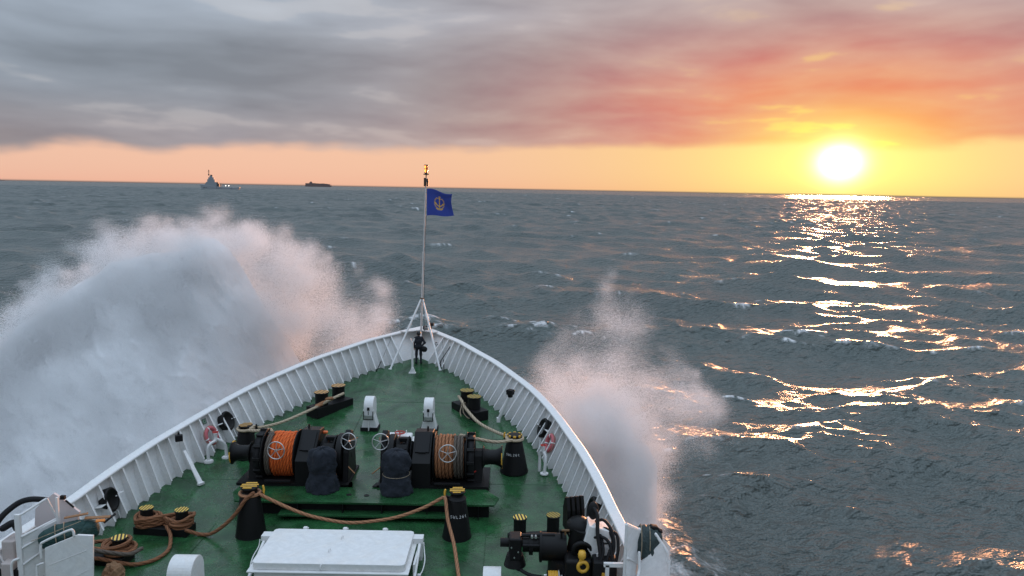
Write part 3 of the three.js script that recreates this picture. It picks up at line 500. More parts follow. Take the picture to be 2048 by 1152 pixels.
// ---------------------------------------------------------------- large hatch
{
  const t = thing('cargo_hatch', 'large low white deck hatch cover with side brackets in front of the winches', 'hatch', [0.2, -0.01, -20.35]);
  part('coaming', [rbox(4.15, 0.52, 2.05, 0.12, 0, 0.25, 0)], M.white, t);
  part('flange', [rbox(4.42, 0.05, 2.28, 0.02, 0, 0.53, 0)], M.white, t);
  const rr0 = (w, h, r) => { const s = new THREE.Shape(); s.moveTo(-w + r, -h); s.lineTo(w - r, -h); s.quadraticCurveTo(w, -h, w, -h + r); s.lineTo(w, h - r); s.quadraticCurveTo(w, h, w - r, h); s.lineTo(-w + r, h); s.quadraticCurveTo(-w, h, -w, h - r); s.lineTo(-w, -h + r); s.quadraticCurveTo(-w, -h, -w + r, -h); return s; };
  const lidG = new THREE.ExtrudeGeometry(rr0(2.08, 1.03, 0.14), { depth: 0.17, bevelEnabled: true, bevelThickness: 0.015, bevelSize: 0.015, bevelSegments: 2, curveSegments: 8 }).rotateX(-Math.PI / 2).translate(0, 0.575, 0); boxUV(lidG, 0.5);
  const lid = part('lid', [lidG], M.white, t);
  for (const [x, z] of [[0.05, -0.45], [-0.12, 0.35]]) part('lifting_eye', [torus(0.05, 0.012, x, 0.80, z, 0, 1.2, 0, 14, 6)], M.white, lid);
  part('front_handle', [torus(0.07, 0.014, -0.18, 0.68, 1.06, 0, 1.3, 0, 14, 6)], M.white, lid);
  for (const x of [-1.2, 0, 1.2]) part('hinge', [box(0.10, 0.07, 0.10, x, 0.76, -1.09), cyl(0.03, 0.03, 0.16, x, 0.74, -1.14, 0, 0, Math.PI / 2, 10)], M.white, t);
  for (const s of [-1, 1]) {
    part('bracket', [box(0.34, 0.16, 0.30, s * 2.22, 0.63, -0.78), box(0.07, 0.62, 0.26, s * 2.33, 0.33, -0.78), box(0.06, 0.30, 1.1, s * 2.27, 0.32, -0.1)], M.white, t);
    part('clip_rod', [tube([V(s * 2.42, 0.60, -0.62), V(s * 2.44, 0.42, -0.55), V(s * 2.50, 0.26, -0.2), V(s * 2.46, 0.10, 0.15), V(s * 2.36, 0.05, 0.3)], 0.018, 16, 6), box(0.10, 0.08, 0.10, s * 2.4, 0.06, 0.3)], M.white, t);
    part('side_rod', [bar(V(s * 2.30, 0.55, -0.6), V(s * 2.30, 0.12, 0.75), 0.05, 8)], M.white, t);
  }
}
// ---------------------------------------------------------------- winch platform and winches
const PLAT = 0.58;
{
  const t = thing('winch_platform', 'raised dark green steel platform under the two winches', 'platform');
  part('top_plate', [boxUV(prism([[-4.0, 23.72], [4.62, 23.72], [4.78, 24.3], [3.9, 25.6], [3.9, 29.2], [-3.9, 29.2], [-4.15, 25.6], [-4.3, 24.4]], 0.06).rotateX(-Math.PI / 2).translate(0, PLAT - 0.06, 0), 1 / 5.3)], M.deck, t);
  part('front_girder', [box(8.3, PLAT - 0.05, 0.05, 0.3, (PLAT - 0.06) / 2, -23.95)], M.black, t);  // black colour stands in for the shade on the platform front
  part('lower_lip', [box(5.6, 0.05, 0.5, 0.3, 0.20, -23.72)], M.deck, t);
  for (const x of [-3.6, -1.9, -0.4, 0.9, 2.4, 4.1]) part('web', [box(0.03, PLAT - 0.08, 0.28, x, (PLAT - 0.06) / 2, -23.82)], M.black, t);  // webs in the same black, shade put into the colour
  for (const [x, z] of [[-0.33, -24.35], [0.28, -24.32]]) part('drain_lid', [cyl(0.09, 0.09, 0.012, x, PLAT + 0.005, z, 0, 0, 0, 18)], M.black, t);
}
const canvas = mat([0.012, 0.016, 0.024], 0.92, { sheen: 0.4, sheenColor: RGB(0.1, 0.12, 0.15), sheenRoughness: 0.6, bumpMap: tex(256, 256, (u, v) => 0.5 + 0.4 * tile(u, v, 7, 5, 44)), bumpScale: 0.03 });
function handwheel(parent, x, y, z, r, tilt, yaw) {
  const g = [torus(r, 0.020, 0, 0, 0, 0, 0, 0, 36, 8), cyl(0.04, 0.04, 0.09, 0, 0, 0, Math.PI / 2, 0, 0, 12)]; for (let i = 0; i < 5; i++) { const a = i * 1.2566 + 0.25; g.push(bar(V(0, 0, 0), V(Math.cos(a) * r, Math.sin(a) * r, 0), 0.013, 6)); }
  const w = part('handwheel', g, M.steel, parent); w.position.set(x, y, z); w.rotation.set(tilt, yaw, 0);
  part('spindle', [cyl(0.025, 0.025, 0.75, 0, 0, -0.38, Math.PI / 2, 0, 0, 10)], M.brown, w);
}
function winch(s, label, coilMat, wraps) {
  const Z = -25.95, Y = 1.42, X = (x) => s * x, H = Math.PI / 2;
  const t = thing('anchor_winch', label, 'winch');
  t.position.set(0, PLAT, Z); const yy = Y - PLAT;
  const ax = (pts, x0, sg = s) => lathe(pts, 0, 0, 0, 0, 0, 0, 36).rotateZ(-sg * H).translate(X(x0), yy, 0); // profile (radius, distance outboard)
  part('shaft', [cyl(0.09, 0.09, 4.1, X(2.6), yy, 0, 0, 0, H, 18)], M.black, t);
  const drum = part('drum_flange', [ax([[0.1, 0], [0.86, 0], [0.88, 0.02], [0.86, 0.05], [0.1, 0.05]], 3.56)], M.black, t);
  part('drum_flange', [ax([[0.1, 0], [0.86, 0], [0.88, 0.02], [0.86, 0.05], [0.1, 0.05]], 2.42)], M.black, t);
  part('drum_core', [cyl(0.56, 0.56, 1.1, X(3.02), yy, 0, 0, 0, H, 36)], M.black, t);
  // rope wound on the drum, turn beside turn, two layers
  const layer = (r, x0, x1, rad, n) => { const p = [], k = 22; for (let i = 0; i <= n * k; i++) { const a = i / k * 6.2832; p.push(V(X(lerp(x0, x1, i / (n * k))), yy + Math.cos(a) * (r + 0.026 * n2(i * 0.11, x0)), Math.sin(a) * (r + 0.026 * n2(i * 0.13, x0 + 5)))); } return tube(p, rad, n * k, 6); };
  part('wound_rope', [layer(0.64, 2.52, 3.54, 0.062, 9), layer(0.735, 2.50, wraps, 0.062, Math.round((wraps - 2.5) / 0.115))], coilMat, t);
  part('rope_tail', [layer(0.735, wraps + 0.05, 3.52, 0.058, Math.max(2, Math.round((3.52 - wraps) / 0.13)))], R.grey, t);
  // brake band, split drum rim with lugs
  part('brake_rim', [ax([[0.5, 0], [0.80, 0], [0.80, 0.24], [0.5, 0.24]], 3.62)], M.blackSoft, t);
  for (let i = 0; i < 7; i++) { const a = -0.7 + i * 0.55; part('rim_lug', [rbox(0.26, 0.10, 0.12, 0.02, X(3.74), yy + Math.cos(a) * 0.83, Math.sin(a) * 0.83, a, 0, 0)], M.black, t); }
  part('bearing_stand', [prism([[-0.46, -yy], [0.46, -yy], [0.24, 0.1], [0.13, 0.26], [-0.13, 0.26], [-0.24, 0.1]], 0.26, 0.015).translate(0, yy, -0.13).rotateY(H).translate(X(4.0), 0, 0)], M.black, t);
  // warping head with flared, yellow and black painted end
  part('warping_head', [ax([[0.1, 0], [0.40, 0], [0.40, 0.03], [0.29, 0.10], [0.26, 0.28], [0.27, 0.48], [0.33, 0.62], [0.40, 0.68]], 4.14)], M.black, t);
  const end = []; const sect = (i) => lathe([[0.40, 0.675], [0.415, 0.70], [0.33, 0.715], [0.20, 0.705], [0.001, 0.70]], 0, 0, 0, 0, 0, 0, 1);
  for (let i = 0; i < 6; i++) { const g = new THREE.LatheGeometry([[0.395, 0.672], [0.42, 0.69], [0.415, 0.71], [0.30, 0.655], [0.18, 0.60], [0.001, 0.59]].map((q) => new THREE.Vector2(...q)), 6, i * Math.PI / 3 + 0.35, Math.PI / 3); g.rotateZ(-s * H); g.translate(X(4.14), yy, 0); part('head_segment', [g], i % 2 ? M.yellow : M.black, t); }
  // gear case with sloped lid
  part('gear_case', [prism([[-0.95, -yy + 0.02], [0.92, -yy + 0.02], [0.92, 0.05], [0.62, 0.30], [-0.05, 0.86], [-0.6, 0.80], [-0.95, 0.3]], 0.62, 0.02).translate(0, yy, -0.31).rotateY(-H).translate(X(2.03), 0, 0)], M.black, t);
  part('case_lid', [rbox(0.50, 0.04, 0.78, 0.015, X(2.03), yy + 0.60, 0.33, 0.70, 0, 0), box(0.26, 0.03, 0.04, X(2.03), yy + 0.37, 0.64, 0.7, 0, 0)], M.blackSoft, t);
  part('filler_cap', [cyl(0.035, 0.035, 0.20, X(2.15), yy + 0.92, -0.25, 0, 0, 0, 10)], M.black, t);
  // chain wheel with whelps, brake drum and guards
  part('chain_wheel', [ax([[0.1, 0], [0.66, 0], [0.70, 0.04], [0.50, 0.14], [0.46, 0.22], [0.50, 0.30], [0.70, 0.40], [0.66, 0.44], [0.1, 0.44]], 1.08)], M.blackSoft, t);
  for (let i = 0; i < 8; i++) { const a = i * 0.785; part('whelp', [rbox(0.42, 0.16, 0.20, 0.03, X(1.30), yy + Math.cos(a) * 0.60, Math.sin(a) * 0.60, a, 0, 0)], M.black, t); }
  part('brake_drum', [ax([[0.1, 0], [0.74, 0], [0.76, 0.02], [0.76, 0.20], [0.74, 0.22], [0.1, 0.22]], 0.80)], M.black, t);
  part('clutch_disc', [ax([[0.1, 0], [0.52, 0], [0.52, 0.06], [0.30, 0.14], [0.1, 0.14]], 1.56)], M.blackSoft, t);
  part('guard_stand', [prism([[-0.72, -yy], [0.70, -yy], [0.52, 0.25], [0.28, 0.78], [0.05, 0.92], [-0.25, 0.80], [-0.55, 0.3]], 0.16, 0.02).translate(0, yy, -0.08).rotateY(-H).translate(X(0.66), 0, 0)], M.black, t);
  part('brake_lever', [bar(V(X(0.62), yy - 0.20, 0.55), V(X(0.30), yy - 0.42, 0.75), 0.022, 8)], M.wood, t);
  part('foot_plate', [prism([[0, 0], [0.62, 0], [0.55, 0.35], [0.08, 0.35]], 0.03).rotateX(-H).scale(s, 1, 1).translate(X(0.34) - (s > 0 ? 0 : 0), 0.02, 0.95)], M.black, t);
  part('paint_mark', [box(0.16, 0.04, 0.02, X(3.86), yy - 0.42, 0.40, 0, 0, s * 0.5)], mat([0.6, 0.05, 0.03], 0.5), t);
  part('bed', [box(3.9, 0.10, 1.9, X(2.45), 0.04, 0)], M.black, t);
  part('bed_bar', [box(0.9, 0.05, 0.10, X(2.95), 0.20, 0.98)], M.blackSoft, t);
  handwheel(t, X(0.56), 2.09 - PLAT, 0.52, 0.285, -0.15, s * 0.22);
  handwheel(t, X(2.97), 1.88 - PLAT, 1.0, 0.30, -0.1, s * 0.1);
}
winch(-1, 'black anchor winch with a drum full of bright orange rope', R.orange, 3.30);
winch(1, 'black anchor winch with a drum of dull tan rope', R.ochre, 3.12);
{ // dim orange lamp housings seen between the gear cases
  single('orange_float', 'small orange plastic cap beside the orange rope winch gear case', 'cap', [rbox(0.18, 0.10, 0.14, 0.04, -1.62, 2.08, -26.4)], mat([0.7, 0.14, 0.03], 0.5));
}
function cover(s, x, z, label) {
  const t = thing('canvas_cover', label, 'canvas cover', [x, PLAT - 0.01, z]);
  const p = [], uv = [], ix = [], N = 48, L = [[0.001, 1.50], [0.22, 1.50], [0.37, 1.44], [0.44, 1.28], [0.46, 1.02], [0.45, 0.84], [0.42, 0.72], [0.44, 0.60], [0.50, 0.40], [0.54, 0.18], [0.55, 0.03], [0.53, 0]];
  const rows = []; const c = new THREE.CatmullRomCurve3(L.map((q) => V(q[0], q[1], 0))); for (let j = 0; j <= 40; j++) rows.push(c.getPoint(j / 40));
  rows.forEach((q, j) => { for (let i = 0; i <= N; i++) { const a = i / N * 6.2832, f = q.x, sq = 1 + 0.10 * Math.cos(a * 4 + 0.4 * s) * sstep(0.5, 1.2, q.y); const fold = 1 + sstep(0.1, 0.4, f) * (0.10 * n3(Math.cos(a) * 1.7 + s * 9, q.y * 2.2, Math.sin(a) * 1.7) + 0.05 * n3(Math.cos(a) * 4 + s, q.y * 6, Math.sin(a) * 4) + 0.03 * Math.sin(a * 13 + q.y * 3 + n2(a, q.y) * 2) * sstep(0.9, 0.2, q.y)); p.push(Math.cos(a) * f * sq * fold, q.y + 0.05 * n2(Math.cos(a) * 1.3 + s, Math.sin(a) * 1.3) * sstep(1.0, 1.5, q.y), Math.sin(a) * f * sq * fold * 0.82); uv.push(i / N * 2, q.y); if (j && i < N) { const k = j * (N + 1) + i; ix.push(k - N - 1, k - N, k, k, k - N, k + 1); } } });
  const g = new THREE.BufferGeometry(); g.setAttribute('position', new THREE.Float32BufferAttribute(p, 3)); g.setAttribute('uv', new THREE.Float32BufferAttribute(uv, 2)); g.setIndex(ix); g.computeVertexNormals();
  part('cloth', g, canvas, t);
  if (s > 0) part('tie_cord', [torus(0.46, 0.010, 0, 0.69, 0, Math.PI / 2 + 0.06, 0, 0, 30, 6).scale(1, 1, 0.84)], R.pale, t);
  else part('tie_cord', [torus(0.46, 0.008, 0, 0.72, 0, Math.PI / 2 - 0.05, 0, 0, 30, 6).scale(1, 1, 0.84)], M.blackSoft, t);
}
cover(-1, -1.32, -24.72, 'dark blue canvas cover over a control stand by the orange rope winch');
cover(1, 1.24, -24.62, 'dark blue canvas cover tied with a pale cord by the tan rope winch');
// ---------------------------------------------------------------- fittings along the bulwarks
const onBulwark = (d, h) => { // point on the starboard plating's inner face at distance d and share h of its height, with inward normal
  let best = null, e = 1e9; for (let s = 0; s < tipLen; s += 0.05) { const q = station(s), p = q.foot.clone().lerp(q.rail, h); if (Math.abs(-p.z - d) < e) { e = Math.abs(-p.z - d); best = { p, q }; } }
  const slope = best.q.rail.clone().sub(best.q.foot).normalize(), along = V(best.q.n.z, 0, -best.q.n.x), nrm = along.clone().cross(slope).normalize(); if (nrm.dot(best.q.n) > 0) nrm.negate();
  return { p: best.p, n: nrm, up: slope, along };
};
const frameOf = (f, s, lift) => { // matrix: local x along, y up the plating, z inward
  const n = f.n.clone(), u = f.up.clone(), p = f.p.clone().addScaledVector(f.n, lift); if (s < 0) { n.x *= -1; u.x *= -1; p.x *= -1; }
  const x = u.clone().cross(n).normalize(); return new THREE.Matrix4().makeBasis(x, u, n).setPosition(p);
};
const mount = (name, label, category, d, h, s, lift = 0, group) => { const t = thing(name, label, category, [0, 0, 0], 0, group); const m = frameOf(onBulwark(d, h), s, lift); m.decompose(t.position, t.quaternion, t.scale); return t; };
// oval mooring chocks
for (const [s, d, h, label] of [[-1, 29.6, 0.52, 'black oval chock in the bulwark beside the plain roller and life ring'], [1, 29.5, 0.52, 'black oval chock in the bulwark above the SWL26t roller'], [-1, 23.2, 0.50, 'black oval chock in the bulwark near the rope-wrapped bollards'], [1, 23.1, 0.52, 'black oval chock in the bulwark behind the crane hoses']]) {
  const t = mount('mooring_chock', label, 'chock', d, h, s, 0.20);
  part('lip', [lathe([[0.31, -0.2], [0.34, -0.02], [0.345, 0.04], [0.31, 0.085], [0.26, 0.07], [0.20, 0.0], [0.001, -0.03]], 0, 0, 0, Math.PI / 2, 0, 0, 36).scale(1, 1.18, 1)], M.black, t);
  part('shelf', [rbox(0.40, 0.04, 0.26, 0.015, 0.42, 0.02, -0.06)], M.white, t);
  part('shelf', [rbox(0.36, 0.04, 0.24, 0.015, -0.40, -0.02, -0.06)], M.white, t);
  part('brace', [box(0.05, 0.34, 0.05, 0.20, -0.58, -0.02, 0.2, 0, 0.35)], M.white, t);
}
// life rings
for (const [s, d, label] of [[-1, 28.55, 'faded red life ring on the bulwark beside the twin white pipes'], [1, 28.4, 'faded red life ring on the bulwark beside the single white pipe']]) {
  const t = mount('life_ring', label, 'life ring', d, 0.42, s, 0.24);
  part('ring', [torus(0.285, 0.085, 0, 0, 0, 0, 0, 0, 48, 14).scale(1, 1.05, 1)], mat([0.50, 0.115, 0.13], 0.6, { bumpMap: paintBump, bumpScale: 0.006 }), t);
  for (const a of [0.3, 1.87, 3.44, 5.01]) part('white_band', [torus(0.087, 0.012, 0, 0, 0, Math.PI / 2, 0, 0, 18, 6).scale(1, 2.2, 1).translate(0.285, 0, 0).rotateZ(a)], M.white, t);
  part('grab_line', [tube([0, 1, 2, 3, 4, 5, 6, 7].map((i) => { const a = i * Math.PI / 4 + 0.3, k = i % 2 ? 0.40 : 0.37; return V(Math.cos(a) * k, Math.sin(a) * k * 1.05, 0.02); }), 0.012, 60, 6, true)], R.pale, t);
  part('hook', [box(0.04, 0.05, 0.16, 0.08, 0.30, -0.12), box(0.04, 0.05, 0.16, -0.08, -0.30, -0.12)], M.white, t);
}
// green lifebuoy signs
for (const [s, d, label] of [[-1, 28.75, 'small square green safety sign above the twin white pipes'], [1, 28.1, 'small square green safety sign above the single white pipe']]) {
  const t = mount('safety_sign', label, 'sign', d, 0.80, s, 0.02);
  part('plate', [box(0.21, 0.21, 0.008, 0, 0, 0)], M.signGreen, t);
  part('symbol', [torus(0.055, 0.012, 0, 0, 0.006, 0, 0, 0, 20, 5).scale(1, 1, 0.3), box(0.17, 0.012, 0.004, 0, 0.075, 0.006), box(0.17, 0.012, 0.004, 0, -0.075, 0.006), box(0.012, 0.138, 0.004, 0.079, 0, 0.006), box(0.012, 0.138, 0.004, -0.079, 0, 0.006)], mat([0.35, 0.42, 0.36], 0.6), t);
}
// slanted white props and black lamp boxes
{
  const t = thing('floodlight', 'black box floodlight under the rail beside a slanted white prop', 'floodlight', [-6.95, 1.78, -26.35], 0.5);
  part('housing', [rbox(0.26, 0.24, 0.20, 0.03, 0, 0, 0)], M.blackSoft, t); part('bracket', [box(0.05, 0.2, 0.12, 0.0, 0.10, -0.1)], M.black, t);
  const p = thing('slanted_prop', 'flat white slanted prop against the bulwark under the black floodlight', 'prop');
  part('bar', [prism([[-0.09, 0], [0.09, 0], [0.05, 1.42], [-0.05, 1.42]], 0.05).rotateX(-0.72).rotateY(1.0).translate(-6.0, deckY(26) - 0.01, -25.85)], M.white, p);
  part('foot_clip', [box(0.22, 0.08, 0.14, -6.0, deckY(26) + 0.04, -25.85, 0, 1, 0)], M.white, p);
  const q = thing('air_vent_head', 'black cube vent head on the bulwark ahead of the lettered roller', 'vent', [5.1, 2.22, -31.6], -0.6);
  part('head', [rbox(0.27, 0.22, 0.26, 0.02, 0, 0.05, 0), box(0.33, 0.05, 0.20, 0, 0.08, 0), cyl(0.10, 0.12, 0.14, 0, -0.10, 0)], M.blackSoft, q);
  const r = thing('slanted_prop', 'white slanted pipe prop under the black cube vent head', 'prop');
  part('bar', [bar(V(5.12, 2.18, -31.6), V(4.60, deckY(31.9) + 0.08, -31.9), 0.075, 12)], M.white, r);
  part('foot_clip', [box(0.16, 0.2, 0.2, 4.60, deckY(31.9) + 0.08, -31.9)], M.white, r);
}
// pipes with valves
function goose(t, x, z, h, reach, dir) {
  part('pipe', [tube([V(x, 0, z), V(x, h * 0.55, z), V(x, h * 0.85, z), V(x + dir * reach * 0.35, h, z), V(x + dir * reach, h * 0.9, z), V(x + dir * reach, h * 0.55, z)], 0.055, 30, 10)], M.white, t);
  part('flange', [cyl(0.17, 0.17, 0.05, x, 0.03, z, 0, 0, 0, 20)], M.white, t);
}
{
  const t = thing('fire_hydrant_pipe', 'twin white pipes with a red valve wheel on round feet by the bulwark', 'pipe', [-6.42, deckY(27.7) - 0.01, -27.7]);
  part('pipe', [tube([V(0, 0, 0.1), V(0.0, 0.55, 0.1), V(0.08, 0.72, 0.02), V(0.2, 0.80, -0.1), V(0.2, 0.95, -0.15)], 0.06, 24, 10)], M.white, t);
  part('pipe', [tube([V(0.52, 0.0, -0.35), V(0.5, 0.45, -0.35), V(0.42, 0.66, -0.3), V(0.22, 0.85, -0.16)], 0.06, 24, 10)], M.white, t);
  for (const [x, z] of [[0, 0.1], [0.52, -0.35]]) part('flange', [cyl(0.18, 0.18, 0.06, x, 0.03, z, 0, 0, 0, 20), cyl(0.15, 0.15, 0.02, x, 0.08, z, 0, 0, 0, 20)], M.white, t);
  part('valve', [cyl(0.06, 0.08, 0.18, 0.2, 0.98, -0.15, 0, 0, 0, 12)], M.white, t);
  part('valve_wheel', [torus(0.10, 0.018, 0.2, 1.12, -0.15, Math.PI / 2, 0, 0, 20, 6), box(0.2, 0.02, 0.02, 0.2, 1.12, -0.15)], M.red, t);
  const u = thing('fire_hydrant_pipe', 'single white gooseneck pipe with a red valve wheel by the bulwark', 'pipe', [6.38, deckY(27.3) - 0.01, -27.2]);
  part('pipe', [tube([V(0.05, 0, 0.1), V(0.08, 0.4, 0.1), V(0.08, 0.66, 0.05), V(0.0, 0.84, -0.05), V(-0.08, 0.80, -0.15), V(-0.12, 0.55, -0.2), V(-0.12, 0.0, -0.2)], 0.06, 34, 10)], M.white, u);
  part('flange', [cyl(0.16, 0.16, 0.05, 0.05, 0.03, 0.1, 0, 0, 0, 20)], M.white, u);
  part('valve', [cyl(0.06, 0.08, 0.2, 0.0, 0.95, -0.05, 0, 0, 0, 12)], M.white, u);
  part('valve_wheel', [torus(0.10, 0.018, 0.0, 1.09, -0.05, Math.PI / 2, 0, 0, 20, 6), box(0.2, 0.02, 0.02, 0, 1.09, -0.05)], M.red, u);
}
// ---------------------------------------------------------------- jackstaff with lamp, flag
{
  const t = thing('jackstaff', 'thin white jackstaff on a tripod at the bow tip with a lamp on top', 'flagpole');
  const foot = V(0.13, 3.05, -40.55), apex = V(0.19, 4.92, -40.5), top = V(0.415, 11.5, -40.3);
  part('pole', [bar(V(0.12, deckY(40) - 0.02, -39.98), foot, 0.05, 10), bar(foot, V(0.28, 7.5, -40.42), 0.05, 10), bar(V(0.28, 7.5, -40.42), top, 0.035, 10), cyl(0.06, 0.06, 0.06, 0.28, 7.5, -40.42, 0, 0, 0, 12)], M.white, t);
  for (const [x, z] of [[-1.2, -38.3], [1.41, -38.3]]) part('leg', [bar(V(x, deckY(-z), z), apex.clone().add(V(Math.sign(x) * 0.05, 0, 0.06)), 0.052, 10), cyl(0.09, 0.09, 0.04, x, deckY(-z) + 0.02, z, 0, 0, 0, 12)], M.white, t);
  part('collar', [cyl(0.10, 0.10, 0.07, apex.x, apex.y + 0.05, apex.z, 0, 0, 0, 14)], M.brown, t);
  part('halyard', [tube([V(0.16, 3.1, -40.3), V(0.26, 6, -40.28), V(0.44, 11.1, -40.2)], 0.009, 20, 5)], M.wire, t);
  part('halyard', [tube([V(0.36, 3.2, -40.3), V(0.33, 4.4, -40.3), V(0.36, 7.4, -40.25), V(0.45, 9.5, -40.2)], 0.009, 20, 5)], M.wire, t);
  part('lamp_bracket', [box(0.12, 0.44, 0.10, 0.36, 11.27, -40.28), box(0.10, 0.40, 0.10, 0.50, 11.25, -40.28), cyl(0.03, 0.03, 0.25, 0.42, 11.58, -40.3, 0, 0, 0, 10)], mat([0.05, 0.03, 0.02], 0.5), t);
  const lamp = part('lamp', [lathe([[0.001, 11.64], [0.14, 11.66], [0.17, 11.69], [0.07, 11.73], [0.10, 11.76], [0.10, 11.78], [0.001, 11.78]], 0.42, 0, -40.3, 0, 0, 0, 20), cyl(0.11, 0.11, 0.04, 0.42, 11.97, -40.3, 0, 0, 0, 20), cyl(0.13, 0.10, 0.05, 0.42, 12.16, -40.3, 0, 0, 0, 20)], mat([0.07, 0.04, 0.02], 0.45, { metalness: 0.3 }), t);
  for (const y of [11.865, 12.065]) part('lens', [cyl(0.085, 0.085, 0.16, 0.42, y, -40.3, 0, 0, 0, 20)], new THREE.MeshPhysicalMaterial({ color: RGB(0.95, 0.75, 0.5), roughness: 0.1, transmission: 1, thickness: 0.05, attenuationColor: RGB(0.8, 0.45, 0.2), attenuationDistance: 0.15 }), lamp);
}
{
  const c = document.createElement('canvas'); c.width = 512; c.height = 512; const x = c.getContext('2d');
  x.fillStyle = '#33479f'; x.fillRect(0, 0, 512, 512); x.strokeStyle = x.fillStyle = '#e3b53c'; x.lineCap = 'round';
  x.save(); x.translate(246, 250);
  x.lineWidth = 12; x.beginPath(); x.arc(0, -118, 13, 0, 7); x.stroke(); x.lineWidth = 16; x.beginPath(); x.moveTo(0, -104); x.lineTo(0, 78); x.stroke(); x.lineWidth = 13; x.beginPath(); x.moveTo(-34, -84); x.lineTo(34, -84); x.stroke();
  x.lineWidth = 17; x.beginPath(); x.arc(0, -2, 72, 0.35, Math.PI - 0.35); x.stroke();
  for (const s of [-1, 1]) { x.beginPath(); x.moveTo(s * 84, -6); x.lineTo(s * 92, 40); x.lineTo(s * 50, 26); x.fill(); x.beginPath(); x.moveTo(0, 108); x.lineTo(s * 26, 66); x.lineTo(0, 74); x.fill();
    for (let i = 0; i < 9; i++) { const a = 0.42 + i * 0.27, px = s * Math.sin(a) * 96, py = 10 + Math.cos(a) * 118; x.save(); x.translate(px, py); x.rotate(s * (-a * 0.9 + 0.6)); x.beginPath(); x.ellipse(0, 0, 7, 17, 0, 0, 7); x.fill(); x.restore(); } }
  x.lineWidth = 14; x.beginPath(); x.moveTo(-62, 128); x.quadraticCurveTo(0, 112, 62, 128); x.stroke(); x.beginPath(); x.moveTo(-40, 142); x.lineTo(40, 142); x.stroke(); x.restore();
  const tx = new THREE.CanvasTexture(c); tx.colorSpace = THREE.SRGBColorSpace; tx.magFilter = THREE.LinearFilter;
  const g = new THREE.PlaneGeometry(1.46, 1.42, 40, 30), p = g.attributes.position;
  for (let i = 0; i < p.count; i++) { const u = p.getX(i) / 1.46 + 0.5, v = p.getY(i) / 1.42 + 0.5; const X = u * 1.46 * (1 - 0.06 * v * u) - 0.10 * u * Math.sin(v * 3.1) * u, Y = v * 1.42 - 0.27 * sstep(0, 1, u) * v * v + 0.03 * Math.sin(u * 7), Z = 0.10 * u * Math.sin(u * 6.5 + v * 1.6) + 0.16 * u * sstep(0.75, 1, v) + 0.05 * u * Math.sin(v * 7 + u * 3); p.setXYZ(i, X, Y, Z); }
  g.computeVertexNormals();
  const back = g.clone(); back.scale(1, 1, 1); { const ix = back.index.array; for (let i = 0; i < ix.length; i += 3) { const q = ix[i]; ix[i] = ix[i + 1]; ix[i + 1] = q; } back.translate(0, 0, -0.004); back.computeVertexNormals(); }
  const f = single('flag', 'dark blue flag with a golden anchor and wreath flying from the jackstaff', 'flag', [g, back], new THREE.MeshPhysicalMaterial({ map: tx, roughness: 0.85, transmission: 0.12, thickness: 0 }));
  f.position.set(0.47, 9.50, -40.2);
}
